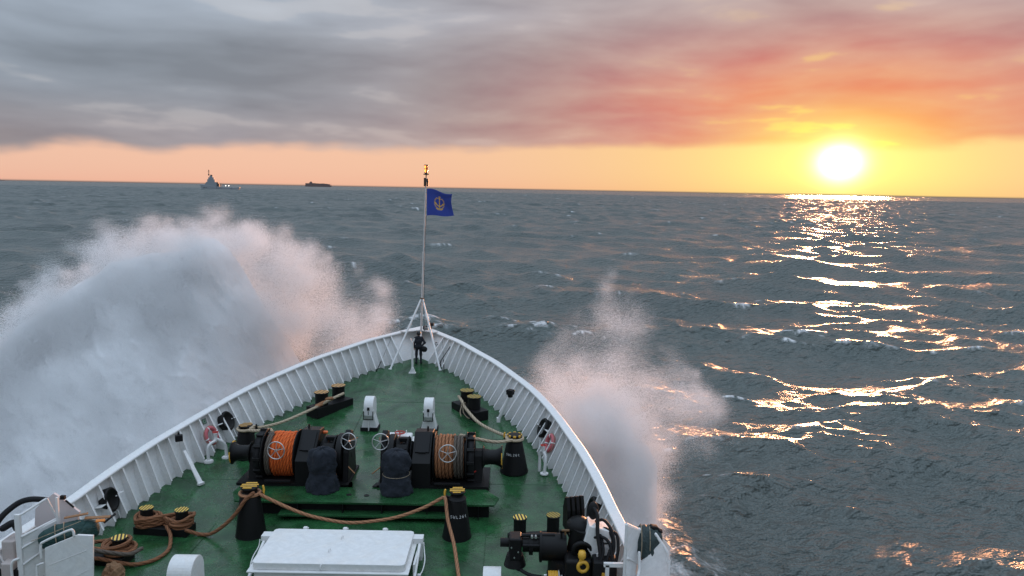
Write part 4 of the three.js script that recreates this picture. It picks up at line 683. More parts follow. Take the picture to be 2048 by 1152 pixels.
{ // small things at the bow
  const t = thing('fork_post', 'slim white post with a forked top and flared foot near the standing person', 'post', [0.02, deckY(37.85) - 0.01, -37.85]);
  part('shaft', [bar(V(0, 0.05, 0), V(0, 1.62, 0), 0.055, 12)], M.white, t);
  part('foot', [prism([[-0.16, 0], [0.16, 0], [0.05, 0.28], [-0.05, 0.28]], 0.22).translate(0, 0, -0.11), box(0.36, 0.03, 0.30, 0, 0.015, 0)], M.white, t);
  part('fork', [tube([V(-0.10, 1.80, 0), V(-0.06, 1.68, 0), V(0, 1.63, 0), V(0.06, 1.68, 0), V(0.10, 1.80, 0)], 0.03, 14, 8)], M.white, t);
  const w = thing('bow_light', 'small black lamp box on the rail at the bow tip', 'lamp', [0.62, 3.1, -41.4]);
  part('post', [bar(V(0, -0.02, 0), V(0, 0.22, 0), 0.02, 8)], M.black, w); part('housing', [rbox(0.26, 0.16, 0.2, 0.02, 0, 0.28, 0)], M.blackSoft, w);
  const k = thing('rope_block', 'dark pulley block with line at the bow rail', 'pulley', [0.24, 3.12, -41.0]);
  part('sheave', [torus(0.11, 0.035, 0.06, 0.14, 0, 0, 0.4, 0, 20, 8)], M.blackSoft, k); part('cheek', [box(0.12, 0.28, 0.03, 0.06, 0.14, 0.05), cyl(0.07, 0.07, 0.03, 0.20, 0.06, 0.06, Math.PI / 2, 0, 0, 14)], M.steel, k);
  part('line', [tube([V(0.1, 0.6, 0), V(0.24, 0.35, 0.02), V(0.3, 0.05, 0.05), V(0.42, 0.02, 0.1)], 0.012, 16, 6)], M.wire, k);
  const a = thing('boat_hook', 'dark rod leaning on the starboard rail near the jackstaff leg', 'rod');
  part('rod', [bar(V(1.98, 2.78, -39.5), V(1.42, 1.95, -38.75), 0.022, 8), bar(V(1.42, 1.95, -38.75), V(1.35, 1.72, -38.55), 0.03, 8)], M.black, a); part('float', [cyl(0.08, 0.08, 0.14, 1.36, 1.74, -38.55, 0.4, 0, 0.3, 12)], M.blackSoft, a);
  for (const s of [-1, 1]) { const b = thing('turnbuckle_stay', s < 0 ? 'thin wire stay with a dark turnbuckle across the tripod from the leaning rod' : 'thin wire stay with a dark turnbuckle below the leaning rod', 'wire stay'); const lo = V(s * 1.75 - 0.1, deckY(38), -37.95), hi = V(s * 1.35, 3.0, -40.1); part('wire', [bar(lo, hi, 0.008, 5)], M.wire, b); part('turnbuckle', [bar(lo, lo.clone().lerp(hi, 0.34), 0.022, 8)], M.black, b); }
  // dark lettering on the inside of the bow plating (too small to read) is left as two short painted strokes rows
  const f = frameOf(onBulwark(40.2, 0.62), 1, 0.02); const marks = thing('painted_notice', 'small dark painted notice inside the bow plating by the tripod leg', 'notice');
  f.decompose(marks.position, marks.quaternion, marks.scale);
  [[-0.12, 0.09, 0.16], [-0.3, 0, 0.12], [-0.12, 0, 0.14], [0.1, 0, 0.18], [0.05, -0.09, 0.12]].forEach(([x, y, w2]) => part('stroke', [box(w2, 0.045, 0.004, x, y, 0)], M.blackSoft, marks));
}
// ---------------------------------------------------------------- near equipment
const raftCover = (c) => mat(c, 0.6, { bumpMap: tex(256, 256, (u, v) => 0.5 + 0.45 * tile(u, v, 8, 5, 61)), bumpScale: 0.05 });
function bundle(t, name, p0, p1, r, m, sag, k) { // covered bundle: a lumpy roll with gathered ends
  const N = 30, S = 46, p = [], uv = [], ix = [], d = p1.clone().sub(p0), L = d.length(), dir = d.clone().normalize(), side = V(0, 1, 0).cross(dir).normalize(), up = dir.clone().cross(side);
  for (let j = 0; j <= S; j++) { const v = j / S, e = Math.pow(Math.sin(Math.PI * clamp(v, 0.0, 1)), 0.32) || 0.001; for (let i = 0; i <= N; i++) { const a = i / N * 6.2832, ca = Math.cos(a), sa = Math.sin(a); let rad = r * e * (1 + 0.07 * n3(ca * 1.5 + k, sa * 1.5, v * 5) + 0.02 * Math.sin(v * 60 + 3 * n2(a, v * 4))); if (sa < -0.2) rad *= 1 + sag * (-sa - 0.2); const q = p0.clone().addScaledVector(dir, v * L).addScaledVector(side, ca * rad * 0.85).addScaledVector(up, sa * rad); p.push(q.x, q.y, q.z); uv.push(i / N * 2, v * L); if (j && i < N) { const c = j * (N + 1) + i; ix.push(c - N - 1, c, c - N, c, c + 1, c - N); } } }
  const g = new THREE.BufferGeometry(); g.setAttribute('position', new THREE.Float32BufferAttribute(p, 3)); g.setAttribute('uv', new THREE.Float32BufferAttribute(uv, 2)); g.setIndex(ix); g.computeVertexNormals();
  const o = part(name, g, m, t);
  return { o, ring: (v, rr0 = 1.03) => { const q = []; for (let i = 0; i < 18; i++) { const a = i / 18 * 6.2832; q.push(p0.clone().addScaledVector(dir, v * L).addScaledVector(side, Math.cos(a) * r * rr0 * 0.85).addScaledVector(up, Math.sin(a) * r * rr0 * (Math.sin(a) < -0.2 ? 1 + sag * (-Math.sin(a) - 0.2) : 1))); } return q; } };
}
const panelGeo = (pts, th) => { const g = prism(pts, th, 0.008); return g; };
{ // port raft rack
  const rk = thing('raft_rack', 'white panelled raft rack holding the dark green covered bundle', 'rack');
  part('front_panel', [boxUV(panelGeo([[-6.62, -0.0], [-5.46, -0.0], [-5.34, 2.16], [-5.72, 2.17], [-6.56, 1.80]], 0.05).translate(0, 0, -17.9), 0.6)], M.white, rk);
  for (const [a, b] of [[0.42, 0.95], [1.05, 1.48]]) part('panel_seam', [bar(V(-6.5, a + 0.3, -17.84), V(-5.5, b + 0.3, -17.84), 0.008, 5)], M.white, rk);
  part('panel_rail', [tube([V(-6.66, 1.55, -17.84), V(-6.66, 1.86, -17.84), V(-6.58, 1.98, -17.84), V(-5.92, 2.30, -17.84), V(-5.82, 2.28, -17.84), V(-5.80, 2.16, -17.84)], 0.032, 40, 8)], M.white, rk);
  part('panel_rail', [tube([V(-6.66, 0.0, -17.82), V(-6.78, 0.1, -17.82), V(-6.78, 1.25, -17.82), V(-6.72, 1.38, -17.82), V(-6.62, 1.42, -17.82)], 0.03, 30, 8)], M.white, rk);
  part('rear_post', [box(0.13, 2.62, 0.08, -7.30, 1.31, -18.0)], M.white, rk);
  part('rear_post', [box(0.06, 1.9, 0.06, -6.62, 1.9, -18.55)], M.white, rk);
  part('cross_rail', [bar(V(-7.3, 2.56, -18.0), V(-6.82, 2.86, -18.45), 0.032, 8), bar(V(-6.82, 2.86, -18.45), V(-6.68, 2.26, -18.6), 0.025, 8), bar(V(-7.25, 2.02, -18.0), V(-6.70, 2.24, -18.6), 0.035, 8), bar(V(-7.25, 1.72, -18.0), V(-6.75, 1.98, -18.5), 0.03, 8), bar(V(-7.24, 1.28, -18.0), V(-6.75, 1.62, -18.5), 0.03, 8)], M.white, rk);
  part('back_panel', [boxUV(panelGeo([[0, 0.7], [0.85, 1.0], [0.85, 2.28], [0, 2.0]], 0.03).rotateY(0.7).translate(-7.28, -0.03, -18.05), 0.6), boxUV(panelGeo([[0, 0.0], [0.95, 0.0], [0.95, 1.0], [0, 0.7]], 0.03).rotateY(0.7).translate(-7.28, 0, -18.05), 0.6)], M.white, rk);
  part('side_rail', [tube([V(-7.42, 0.2, -17.9), V(-7.48, 1.1, -17.9), V(-7.44, 1.4, -17.9), V(-7.32, 1.46, -17.95)], 0.032, 24, 8)], M.white, rk);
  const bd = thing('covered_bundle', 'dark green tarpaulin bundle lashed with cord in the white rack', 'bundle');
  const B = bundle(bd, 'tarpaulin', V(-6.9, 1.87, -18.1), V(-5.66, 1.98, -18.75), 0.31, raftCover([0.006, 0.045, 0.040]), 0.25, 3);
  for (const v of [0.30, 0.44]) part('lashing', [tube(B.ring(v), 0.012, 50, 6, true)], R.pale, bd);
  part('lashing', [tube([V(-6.9, 1.98, -17.85), V(-6.4, 2.17, -18.0), V(-5.95, 2.28, -18.4)], 0.010, 20, 6)], R.pale, bd);
  const sk = thing('broken_slats', 'weathered wooden slats and orange straps on top of the green bundle', 'slats');
  part('slat', [rbox(0.55, 0.03, 0.09, 0.01, -6.15, 2.36, -18.55, 0.1, 0.35, 0.06)], M.wood, sk); part('slat', [rbox(0.60, 0.03, 0.10, 0.01, -5.65, 2.28, -18.65, 0.2, 0.3, -0.12)], M.wood, sk); part('slat', [rbox(0.34, 0.035, 0.07, 0.01, -5.36, 2.24, -18.7, 0.1, 0.9, 0.4)], M.black, sk);
  part('strap', [rbox(0.22, 0.04, 0.10, 0.02, -5.52, 2.24, -18.55, 0.3, 0.4, -0.2)], mat([0.62, 0.2, 0.03], 0.6), sk);
  const bg = thing('sack', 'crumpled tan sack and orange rag beside the white rack panel', 'sack');
  part('sack_cloth', [(() => { const g = new THREE.IcosahedronGeometry(0.30, 5), p = g.attributes.position; for (let i = 0; i < p.count; i++) { const k = 1 + 0.35 * fbm3(p.getX(i) * 4, p.getY(i) * 4, p.getZ(i) * 4, 3); p.setXYZ(i, p.getX(i) * k, p.getY(i) * k * 1.25, p.getZ(i) * k); } g.computeVertexNormals(); return g.translate(-5.62, 0.32, -19.2); })()], mat([0.22, 0.12, 0.06], 0.9), bg);
  part('rag', [rbox(0.2, 0.12, 0.16, 0.05, -5.72, 0.42, -18.85, 0.3, 0.4, 0.2)], mat([0.7, 0.17, 0.03], 0.7), bg);
  // boat davit end with black tube and pale side plate, outboard
  const dv = thing('rubber_fender', 'curved black rubber fender over the pale folded panel', 'fender');
  part('tube', [tube([V(-8.3, 1.6, -18.2), V(-8.15, 2.2, -18.5), V(-7.9, 2.5, -18.8), V(-7.6, 2.62, -18.9), V(-7.25, 2.58, -19.0), V(-7.0, 2.46, -19.1)], 0.075, 40, 14)], M.blackSoft, dv);
  part('tube', [tube([V(-7.9, 2.1, -18.3), V(-7.7, 2.2, -18.4), V(-7.6, 2.05, -18.4)], 0.09, 16, 10)], M.blackSoft, dv);
  const pp = thing('folded_panel', 'pale pinkish folded panel with rounded corner behind the white rack', 'panel');
  part('sheet', [boxUV(panelGeo([[-7.5, 1.9], [-7.45, 2.35], [-7.3, 2.5], [-6.95, 2.78], [-6.88, 2.74], [-6.30, 2.28], [-6.5, 1.6], [-7.2, 1.5]], 0.06).translate(0, 0, -19.0), 0.5)], mat([0.62, 0.56, 0.55], 0.5), pp);
  part('edge_strip', [bar(V(-6.62, 2.62, -18.9), V(-6.42, 2.42, -18.92), 0.025, 6), box(0.12, 0.10, 0.08, -6.68, 2.70, -18.9)], M.black, pp);
  const bx = thing('equipment_box', 'dirty white box on dark legs below the rubber fender', 'box');
  part('case', [rbox(0.34, 0.55, 0.5, 0.05, -7.72, 1.55, -18.4), rbox(0.30, 0.5, 0.4, 0.05, -7.62, 1.1, -18.1)], mat([0.5, 0.44, 0.42], 0.6, { map: grimeTex }), bx); part('stand', [box(0.5, 1.2, 0.5, -7.6, 0.55, -18.2)], M.blackSoft, bx);
}
{ // starboard raft rack
  const rk = thing('raft_rack', 'white panelled raft rack by the crane holding the grey-green covered bundle', 'rack');
  part('inner_panel', [boxUV(panelGeo([[0, 0], [0.62, 0.0], [0.62, 2.46], [0.0, 2.82]], 0.05).rotateY(0.9).translate(8.02, 0, -17.6), 0.6)], M.white, rk);
  part('frame_rail', [bar(V(8.02, 2.83, -17.62), V(8.42, 2.46, -18.1), 0.04, 8), bar(V(8.02, 2.83, -17.6), V(8.0, 1.35, -17.58), 0.03, 8), box(0.10, 2.5, 0.10, 8.42, 1.25, -18.1), bar(V(8.08, 1.98, -17.55), V(8.4, 1.62, -18.0), 0.03, 8)], M.white, rk);
  part('post_rail', [tube([V(8.34, 0.2, -17.55), V(8.34, 1.3, -17.55), V(8.36, 1.5, -17.6), V(8.40, 1.62, -17.7), V(8.40, 2.0, -17.8)], 0.04, 30, 8)], M.white, rk);
  part('front_panel', [boxUV(panelGeo([[8.40, 0], [9.22, 0], [9.22, 1.75], [8.95, 2.2], [8.42, 1.62]], 0.05).translate(0, 0, -17.95), 0.6)], M.white, rk);
  part('outer_rail', [tube([V(8.84, 2.40, -18.0), V(9.10, 2.02, -17.9), V(9.14, 1.88, -17.9), V(9.12, 1.72, -17.9), V(9.18, 1.60, -17.9), V(9.18, 0.3, -17.9)], 0.04, 40, 8)], M.white, rk);
  part('outer_plate', [boxUV(panelGeo([[0, 1.55], [0.5, 1.35], [0.5, 2.0], [0.06, 2.42]], 0.03).rotateY(0.35).translate(8.78, 0, -18.05), 0.6)], M.white, rk);
  part('deck_rail', [box(0.62, 0.10, 0.08, 7.82, 1.72, -17.7), box(0.09, 1.72, 0.08, 7.60, 0.86, -17.7), box(0.09, 1.72, 0.08, 8.10, 0.86, -17.7)], M.white, rk);
  const bd = thing('covered_bundle', 'grey-green tarpaulin bundle with gathered black end in the rack by the crane', 'bundle');
  const B = bundle(bd, 'tarpaulin', V(8.26, 2.12, -18.25), V(9.06, 2.12, -18.2), 0.40, raftCover([0.022, 0.040, 0.040]), 0.45, 8);
  for (const v of [0.30, 0.56]) part('lashing', [tube(B.ring(v, 1.02), 0.012, 50, 6, true)], R.pale, bd);
  part('gathered_end', [rbox(0.22, 0.10, 0.16, 0.04, 8.82, 2.50, -18.2, 0.2, 0.3, -0.3), rbox(0.14, 0.09, 0.12, 0.03, 8.98, 2.40, -18.2, 0.3, 0, -0.6)], M.blackSoft, bd);
}
{ // crane
  const t = thing('deck_crane', 'black knuckle crane with slewing motors, folded jib and hydraulic hoses', 'crane');
  const H = Math.PI / 2;
  part('pedestal', [cyl(0.62, 0.55, 1.3, 6.75, 0.63, -19.0, 0, 0, 0, 32), cyl(0.78, 0.78, 0.10, 6.75, 0.05, -19.0, 0, 0, 0, 32)], M.black, t);
  part('slew_motor', [cyl(0.36, 0.36, 0.72, 6.3, 1.52, -19.0, 0, 0, H, 30), cyl(0.40, 0.40, 0.06, 5.98, 1.52, -19.0, 0, 0, H, 30), cyl(0.20, 0.20, 0.5, 5.75, 1.58, -19.0, 0, 0, H, 24), cyl(0.26, 0.26, 0.10, 5.72, 1.56, -19.0, 0, 0, H, 24)], M.black, t);
  part('valve_block', [rbox(0.34, 0.62, 0.5, 0.05, 5.30, 1.52, -19.0), cyl(0.30, 0.22, 0.30, 5.30, 1.15, -19.0, 0, 0, 0, 20), cyl(0.12, 0.12, 0.3, 5.05, 1.62, -19, 0, 0, H, 14)], M.black, t);
  for (const [x, y] of [[5.2, 1.6], [5.38, 1.48], [5.28, 1.32]]) part('bolt', [cyl(0.022, 0.022, 0.03, x, y, -18.74, H, 0, 0, 8)], M.steel, t);
  part('pipe', [bar(V(5.45, 1.85, -18.95), V(6.35, 1.88, -18.95), 0.05, 10), bar(V(5.5, 1.68, -18.72), V(6.0, 1.68, -18.72), 0.035, 10)], M.blackSoft, t);
  for (const x of [5.74, 5.84]) part('fitting', [cyl(0.035, 0.035, 0.10, x, 1.86, -18.86, H, 0, 0, 10)], M.steel, t);
  part('bracket_frame', [box(0.05, 0.46, 0.05, 6.52, 1.82, -18.85), box(0.05, 0.5, 0.05, 6.78, 1.80, -18.85, 0, 0, 0.5), box(0.34, 0.05, 0.05, 6.64, 2.02, -18.85)], M.black, t);
  part('brass_tee', [bar(V(6.52, 2.08, -18.8), V(6.72, 2.08, -18.8), 0.032, 10), bar(V(6.62, 2.08, -18.8), V(6.62, 1.96, -18.8), 0.028, 10)], M.brown, t);
  // stack of fins (cable guards) standing up behind
  for (let i = 0; i < 4; i++) part('fin', [prism([[-0.22, 0], [0.25, 0], [0.26, 0.55], [0.12, 0.86], [-0.05, 0.92], [-0.18, 0.6]], 0.07, 0.01).rotateY(H + 0.2).translate(6.66 + i * 0.13, 1.85, -19.35 - 0.04 * i)], M.black, t);
  part('column', [cyl(0.34, 0.30, 1.1, 7.02, 1.62, -18.95, 0.15, 0, -0.1, 30), new THREE.SphereGeometry(0.33, 28, 14).scale(1, 0.8, 1).translate(6.98, 2.12, -19.0)], M.black, t);
  part('boom', [rbox(0.72, 1.55, 0.62, 0.10, 6.95, 0.75, -18.55)], M.black, t);
  part('hook_socket', [torus(0.22, 0.07, 7.05, 1.66, -18.55, 0.2, 0, 0, 28, 10)], M.black, t);
  const hook = part('hook', [lathe([[0.001, 0.16], [0.08, 0.15], [0.105, 0.06], [0.10, -0.02], [0.06, -0.06], [0.055, -0.15], [0.001, -0.15]], 7.02, 1.62, -18.28), torus(0.125, 0.048, 7.05, 1.36, -18.25, 0, 0.1, 0, 36, 12).scale(1, 1, 1), bar(V(7.0, 1.55, -18.26), V(6.98, 1.42, -18.26), 0.05, 10), rbox(0.14, 0.06, 0.08, 0.02, 7.07, 1.23, -18.25, 0, 0, 0.35)], M.yellow, t);
  part('hook_pin', [box(0.05, 0.10, 0.04, 7.10, 1.68, -18.32)], M.steel, hook);
  part('jib', [boxUV(prism([[0, 0], [0.50, -0.12], [0.62, -0.9], [0.22, -1.05], [-0.12, -0.42]], 0.55, 0.02).translate(7.22, 2.34, -19.05)), box(0.34, 0.05, 0.04, 7.62, 1.93, -18.42)], M.white, t);
  part('jib_side', [prism([[0, 0], [0.16, 0.34], [0.28, 0.30], [0.44, -0.2], [0.36, -0.52], [0.12, -0.46]], 0.10, 0.015).rotateY(0.5).translate(7.08, 1.98, -18.85)], M.white, t);
  part('jib_tip', [box(0.09, 0.26, 0.08, 7.45, 1.55, -18.35), box(0.30, 0.9, 0.10, 7.62, 1.55, -18.45)], M.white, t);
  part('telescope_cover', [rbox(0.60, 1.65, 0.50, 0.04, 7.60, 0.78, -18.25)], M.blackSoft, t);
  part('label_plate', [box(0.15, 0.24, 0.012, 7.58, 1.22, -17.99, 0, 0, -0.08)], M.yellow, t);
  // hydraulic hoses looping over the jib
  const hs = [[V(7.30, 2.5, -18.9), V(7.33, 2.72, -18.8), V(7.42, 2.6, -18.6), V(7.42, 2.2, -18.4), V(7.48, 1.7, -18.2), V(7.45, 1.3, -18.1)], [V(7.42, 2.36, -18.8), V(7.62, 2.42, -18.7), V(7.80, 2.22, -18.5), V(7.84, 1.9, -18.3), V(7.72, 1.5, -18.1)], [V(7.5, 2.2, -18.7), V(7.70, 2.24, -18.55), V(7.82, 2.0, -18.4), V(7.70, 1.75, -18.2), V(7.60, 1.4, -18.08)], [V(7.36, 2.2, -18.65), V(7.5, 2.12, -18.5), V(7.56, 1.8, -18.25), V(7.46, 1.5, -18.1)], [V(7.74, 2.18, -18.6), V(7.92, 2.14, -18.5), V(7.95, 1.85, -18.3), V(7.86, 1.5, -18.1)], [V(7.36, 2.05, -18.5), V(7.55, 2.10, -18.4), V(7.72, 1.98, -18.3), V(7.80, 1.6, -18.1)]];
  hs.forEach((q, i) => part('hose', [tube(q, i ? 0.042 : 0.05, 36, 8)], M.blackSoft, t));
  part('hose_head', [(() => { const g = new THREE.SphereGeometry(0.16, 20, 14).scale(0.9, 1.55, 0.7); return g.translate(7.34, 2.62, -18.85); })()], M.blackSoft, t);
  part('drain_hose', [tube([V(5.3, 1.1, -18.95), V(5.42, 0.98, -18.8), V(5.7, 0.92, -18.6), V(6.0, 0.92, -18.5)], 0.05, 26, 8), tube([V(5.3, 1.1, -18.9), V(5.35, 0.95, -18.8), V(5.48, 0.93, -18.8), V(5.5, 1.05, -18.85)], 0.012, 16, 6)], M.blackSoft, t);
  const r = thing('hose_reel', 'small reel wound with yellow hose at the foot of the crane', 'reel', [6.28, 0, -18.35]);
  part('stand', [box(0.05, 1.0, 0.3, 0.24, 0.5, -0.1), prism([[0, 0.6], [0.30, 1.3], [0.30, 0.6]], 0.03).translate(0.12, 0, -0.2)], M.white, r);
  part('wound_hose', [...[0, 1, 2, 3, 4, 5].map((i) => torus(0.22, 0.024, -0.10 + i * 0.043, 0.92, 0, 0, H, 0, 30, 8))], mat([0.62, 0.33, 0.03], 0.55), r);
  part('flange', [cyl(0.25, 0.25, 0.015, -0.14, 0.92, 0, 0, 0, H, 30)], M.black, r); part('flange', [cyl(0.25, 0.25, 0.015, 0.16, 0.92, 0, 0, 0, H, 30)], M.white, r);
  part('rim_ring', [torus(0.14, 0.014, -0.16, 0.92, 0, 0, H, 0, 24, 6)], M.white, r);
  part('hub', [cyl(0.11, 0.11, 0.26, -0.28, 0.92, 0, 0, 0, H, 20), cyl(0.05, 0.05, 0.7, 0.02, 0.92, 0, 0, 0, H, 14)], M.blackSoft, r);
  part('lug', [cyl(0.03, 0.03, 0.06, -0.2, 1.08, 0.05, 0, 0, H, 10)], M.steel, r);
}
// ---------------------------------------------------------------- white arched chain pipes aft of the hatch
for (const [x, w, label] of [[-3.45, 0.62, 'white arched housing on deck between the hatch and the coiled rope'], [4.70, 0.46, 'white arched housing on deck between the hatch and the crane']]) {
  const t = thing('arched_housing', label, 'housing', [x, 0, -18.75]);
  const prof = [[-0.42, 0]]; for (let i = 0; i <= 18; i++) { const a = Math.PI - Math.PI * i / 18; prof.push([Math.cos(a) * 0.42, (x < 0 ? 0.76 : 0.58) + Math.sin(a) * 0.42]); } prof.push([0.42, 0]);
  part('shell', [prism(prof, w, 0.01).translate(0, 0, -w / 2).rotateY(Math.PI / 2)], M.white, t);
  part('foot_ring', [box(w + 0.14, 0.05, 1.0, 0, 0.02, 0)], M.white, t);
}
// ---------------------------------------------------------------- person at the bow: seen from behind, looking ahead
function makePerson() {
  const bones = [ // from, to, radius at each
    [[0.10, 0.90, 0], [0.115, 0.50, -0.02], 0.095, 0.068], [[0.115, 0.50, -0.02], [0.12, 0.10, 0.03], 0.066, 0.048], [[0.12, 0.06, 0.05], [0.135, 0.045, -0.16], 0.05, 0.042],
    [[-0.10, 0.90, 0], [-0.12, 0.50, -0.015], 0.095, 0.068], [[-0.12, 0.50, -0.015], [-0.125, 0.10, 0.03], 0.066, 0.048], [[-0.125, 0.06, 0.05], [-0.15, 0.045, -0.16], 0.05, 0.042],
    [[0.06, 0.94, 0.01], [-0.06, 0.94, 0.01], 0.13, 0.13], [[0, 0.98, 0], [0, 1.20, 0], 0.135, 0.15], [[0.05, 1.22, 0], [-0.05, 1.22, 0], 0.14, 0.14], [[0.13, 1.38, 0.01], [-0.13, 1.38, 0.01], 0.095, 0.095], [[0, 1.40, 0], [0, 1.52, -0.01], 0.075, 0.058],
    [[0.19, 1.38, 0.0], [0.32, 1.15, 0.06], 0.066, 0.052], [[0.32, 1.15, 0.06], [0.20, 0.96, -0.06], 0.052, 0.036],
    [[-0.19, 1.38, 0.0], [-0.25, 1.12, 0.03], 0.066, 0.052], [[-0.25, 1.12, 0.03], [-0.23, 0.87, -0.05], 0.050, 0.036],
  ];
  const hand = (w, dx, dy, dz, sx) => { const l = [[[w[0], w[1], w[2]], [w[0] + dx * 0.08, w[1] + dy * 0.08, w[2] + dz * 0.08], 0.036, 0.034]]; for (let i = 0; i < 4; i++) { const o = (i - 1.5) * 0.021, L = [0.066, 0.076, 0.072, 0.056][i], a = [w[0] + dx * 0.085 + o * 0.2 * sx, w[1] + dy * 0.085, w[2] + dz * 0.085 + o], b = [a[0] + dx * L * 0.55, a[1] + dy * L * 0.55, a[2] + dz * L * 0.55], c = [b[0] + dx * L * 0.3 - sx * 0.018, b[1] + dy * L * 0.4, b[2] + dz * L * 0.4]; l.push([a, b, 0.0095, 0.009], [b, c, 0.009, 0.008]); } l.push([[w[0] + dx * 0.03, w[1] + dy * 0.03, w[2] + dz * 0.03 - 0.025], [w[0] + dx * 0.075 - sx * 0.01, w[1] + dy * 0.075, w[2] + dz * 0.075 - 0.055], 0.012, 0.0095]); return l; };
  const capsule = (x, y, z, [a, b, r0, r1]) => { const ex = b[0] - a[0], ey = b[1] - a[1], ez = b[2] - a[2], h = clamp(((x - a[0]) * ex + (y - a[1]) * ey + (z - a[2]) * ez) / (ex * ex + ey * ey + ez * ez + 1e-9), 0, 1); return Math.hypot(x - a[0] - ex * h, y - a[1] - ey * h, z - a[2] - ez * h) - lerp(r0, r1, h); };
  const smin = (a, b, k) => { const h = Math.max(k - Math.abs(a - b), 0) / k; return Math.min(a, b) - h * h * k * 0.25; };
  const field = (list, lo, hi, res, k, extra) => {
    const mc = new MarchingCubes(res, M.black, false, false, 60000), half = res / 2; mc.isolation = 0;
    for (let kz = 0; kz < res; kz++) for (let j = 0; j < res; j++) for (let i = 0; i < res; i++) { const x = lerp(lo[0], hi[0], i / res), y = lerp(lo[1], hi[1], j / res), z = lerp(lo[2], hi[2], kz / res); let d = 1; for (const b of list) d = smin(d, capsule(x, y, z, b), k); if (extra) d = extra(x, y, z, d); mc.field[i + j * res + kz * res * res] = -d; }
    mc.update(); const n = mc.count, p = new Float32Array(mc.positionArray.subarray(0, n * 3)); for (let i = 0; i < n; i++) for (let c = 0; c < 3; c++) p[i * 3 + c] = lerp(lo[c], hi[c], (p[i * 3 + c] + 1) / 2);
    let g = new THREE.BufferGeometry(); g.setAttribute('position', new THREE.BufferAttribute(p, 3)); g = mergeVertices(g, 1e-4); g.computeVertexNormals();
    { const nn = g.attributes.normal, pp = g.attributes.position; let s = 0; for (let i = 0; i < nn.count; i += 7) s += nn.getX(i) * (pp.getX(i) - (lo[0] + hi[0]) / 2) + nn.getY(i) * (pp.getY(i) - (lo[1] + hi[1]) / 2) + nn.getZ(i) * (pp.getZ(i) - (lo[2] + hi[2]) / 2); if (s < 0) { const ix = g.index.array; for (let i = 0; i < ix.length; i += 3) { const q = ix[i]; ix[i] = ix[i + 1]; ix[i + 1] = q; } g.computeVertexNormals(); } }
    return g.toNonIndexed();
  };
  const body = field(bones, [-0.42, -0.03, -0.30], [0.46, 1.62, 0.30], 92, 0.06, (x, y, z, d) => d + 0.006 * n3(x * 14, y * 9, z * 14));
  const head = field([[[0, 1.50, -0.01], [0, 1.58, -0.01], 0.055, 0.06], [[0, 1.60, 0.0], [0, 1.645, 0.005], 0.088, 0.092], [[0, 1.555, -0.05], [0, 1.575, -0.045], 0.045, 0.05], [[0, 1.60, -0.095], [0, 1.575, -0.115], 0.010, 0.013], [[0.088, 1.605, 0.01], [0.092, 1.585, 0.012], 0.014, 0.010], [[-0.088, 1.605, 0.01], [-0.092, 1.585, 0.012], 0.014, 0.010], [[0.028, 1.545, -0.092], [-0.028, 1.545, -0.092], 0.008, 0.008], [[0.034, 1.615, -0.086], [0.036, 1.615, -0.086], 0.014, 0.014], [[-0.034, 1.615, -0.086], [-0.036, 1.615, -0.086], 0.014, 0.014]], [-0.14, 1.44, -0.16], [0.14, 1.76, 0.14], 72, 0.02);
  const hr = field(hand([0.20, 0.95, -0.06], -0.35, -0.85, -0.35, 1), [0.04, 0.72, -0.22], [0.30, 1.02, 0.06], 64, 0.012), hl = field(hand([-0.23, 0.86, -0.05], 0.05, -0.98, -0.15, -1), [-0.34, 0.60, -0.20], [-0.10, 0.92, 0.08], 64, 0.012);
  const g = mergeGeometries([body, head, hr, hl].map((q) => { q.deleteAttribute('uv'); return q; })), col = [], P = g.attributes.position, nb = body.attributes.position.count;
  for (let i = 0; i < P.count; i++) { const y = P.getY(i); let c = y < 0.11 ? [0.008, 0.008, 0.009] : y < 0.96 ? [0.010, 0.011, 0.016] : [0.012, 0.013, 0.020]; if (i >= nb) { c = [0.42, 0.24, 0.17]; if (y > 1.5 && Math.abs(P.getX(i)) > 0.02 && Math.abs(P.getX(i)) < 0.048 && y > 1.607 && y < 1.622 && P.getZ(i) < -0.09) c = [0.03, 0.02, 0.02]; if (y > 1.5 && y < 1.549 && y > 1.541 && P.getZ(i) < -0.09) c = [0.35, 0.12, 0.1]; } col.push(...c); }
  g.setAttribute('color', new THREE.Float32BufferAttribute(col, 3));
  const t = thing('person', 'person in dark clothes and a dark helmet standing at the bow seen from behind', 'person', [0.16, deckY(39.3) - 0.005, -39.3], 0.15);
  part('body', g, new THREE.MeshPhysicalMaterial({ color: 0xffffff, vertexColors: true, roughness: 0.85 }), t);
  part('hair', [new THREE.SphereGeometry(0.101, 24, 14, 0, 6.2832, 0, 2.1).scale(1, 1.02, 1.04).rotateX(0.55).translate(0, 1.632, 0.014)], mat([0.012, 0.010, 0.009], 0.8), t);
  part('helmet', [lathe([[0.001, 0.115], [0.05, 0.108], [0.088, 0.078], [0.112, 0.03], [0.116, 0.0], [0.108, 0.0], [0.10, 0.02]], 0, 1.665, 0.0), put(new THREE.CylinderGeometry(0.135, 0.14, 0.012, 28), 0, 1.664, -0.015)], mat([0.015, 0.014, 0.014], 0.4), t);
  const b = thing('shoulder_bag', 'round black bag on the hip of the person at the bow', 'bag', [0.16 + 0.31, deckY(39.3) + 0.80, -39.22]);
  part('pouch', [(() => { const q = new THREE.SphereGeometry(0.15, 22, 16).scale(1.1, 1.05, 0.62), p = q.attributes.position; for (let i = 0; i < p.count; i++) { const k = 1 + 0.07 * n3(p.getX(i) * 9, p.getY(i) * 9, p.getZ(i) * 9); p.setXYZ(i, p.getX(i) * k, p.getY(i) * k, p.getZ(i) * k); } q.computeVertexNormals(); return q; })()], M.blackSoft, b);
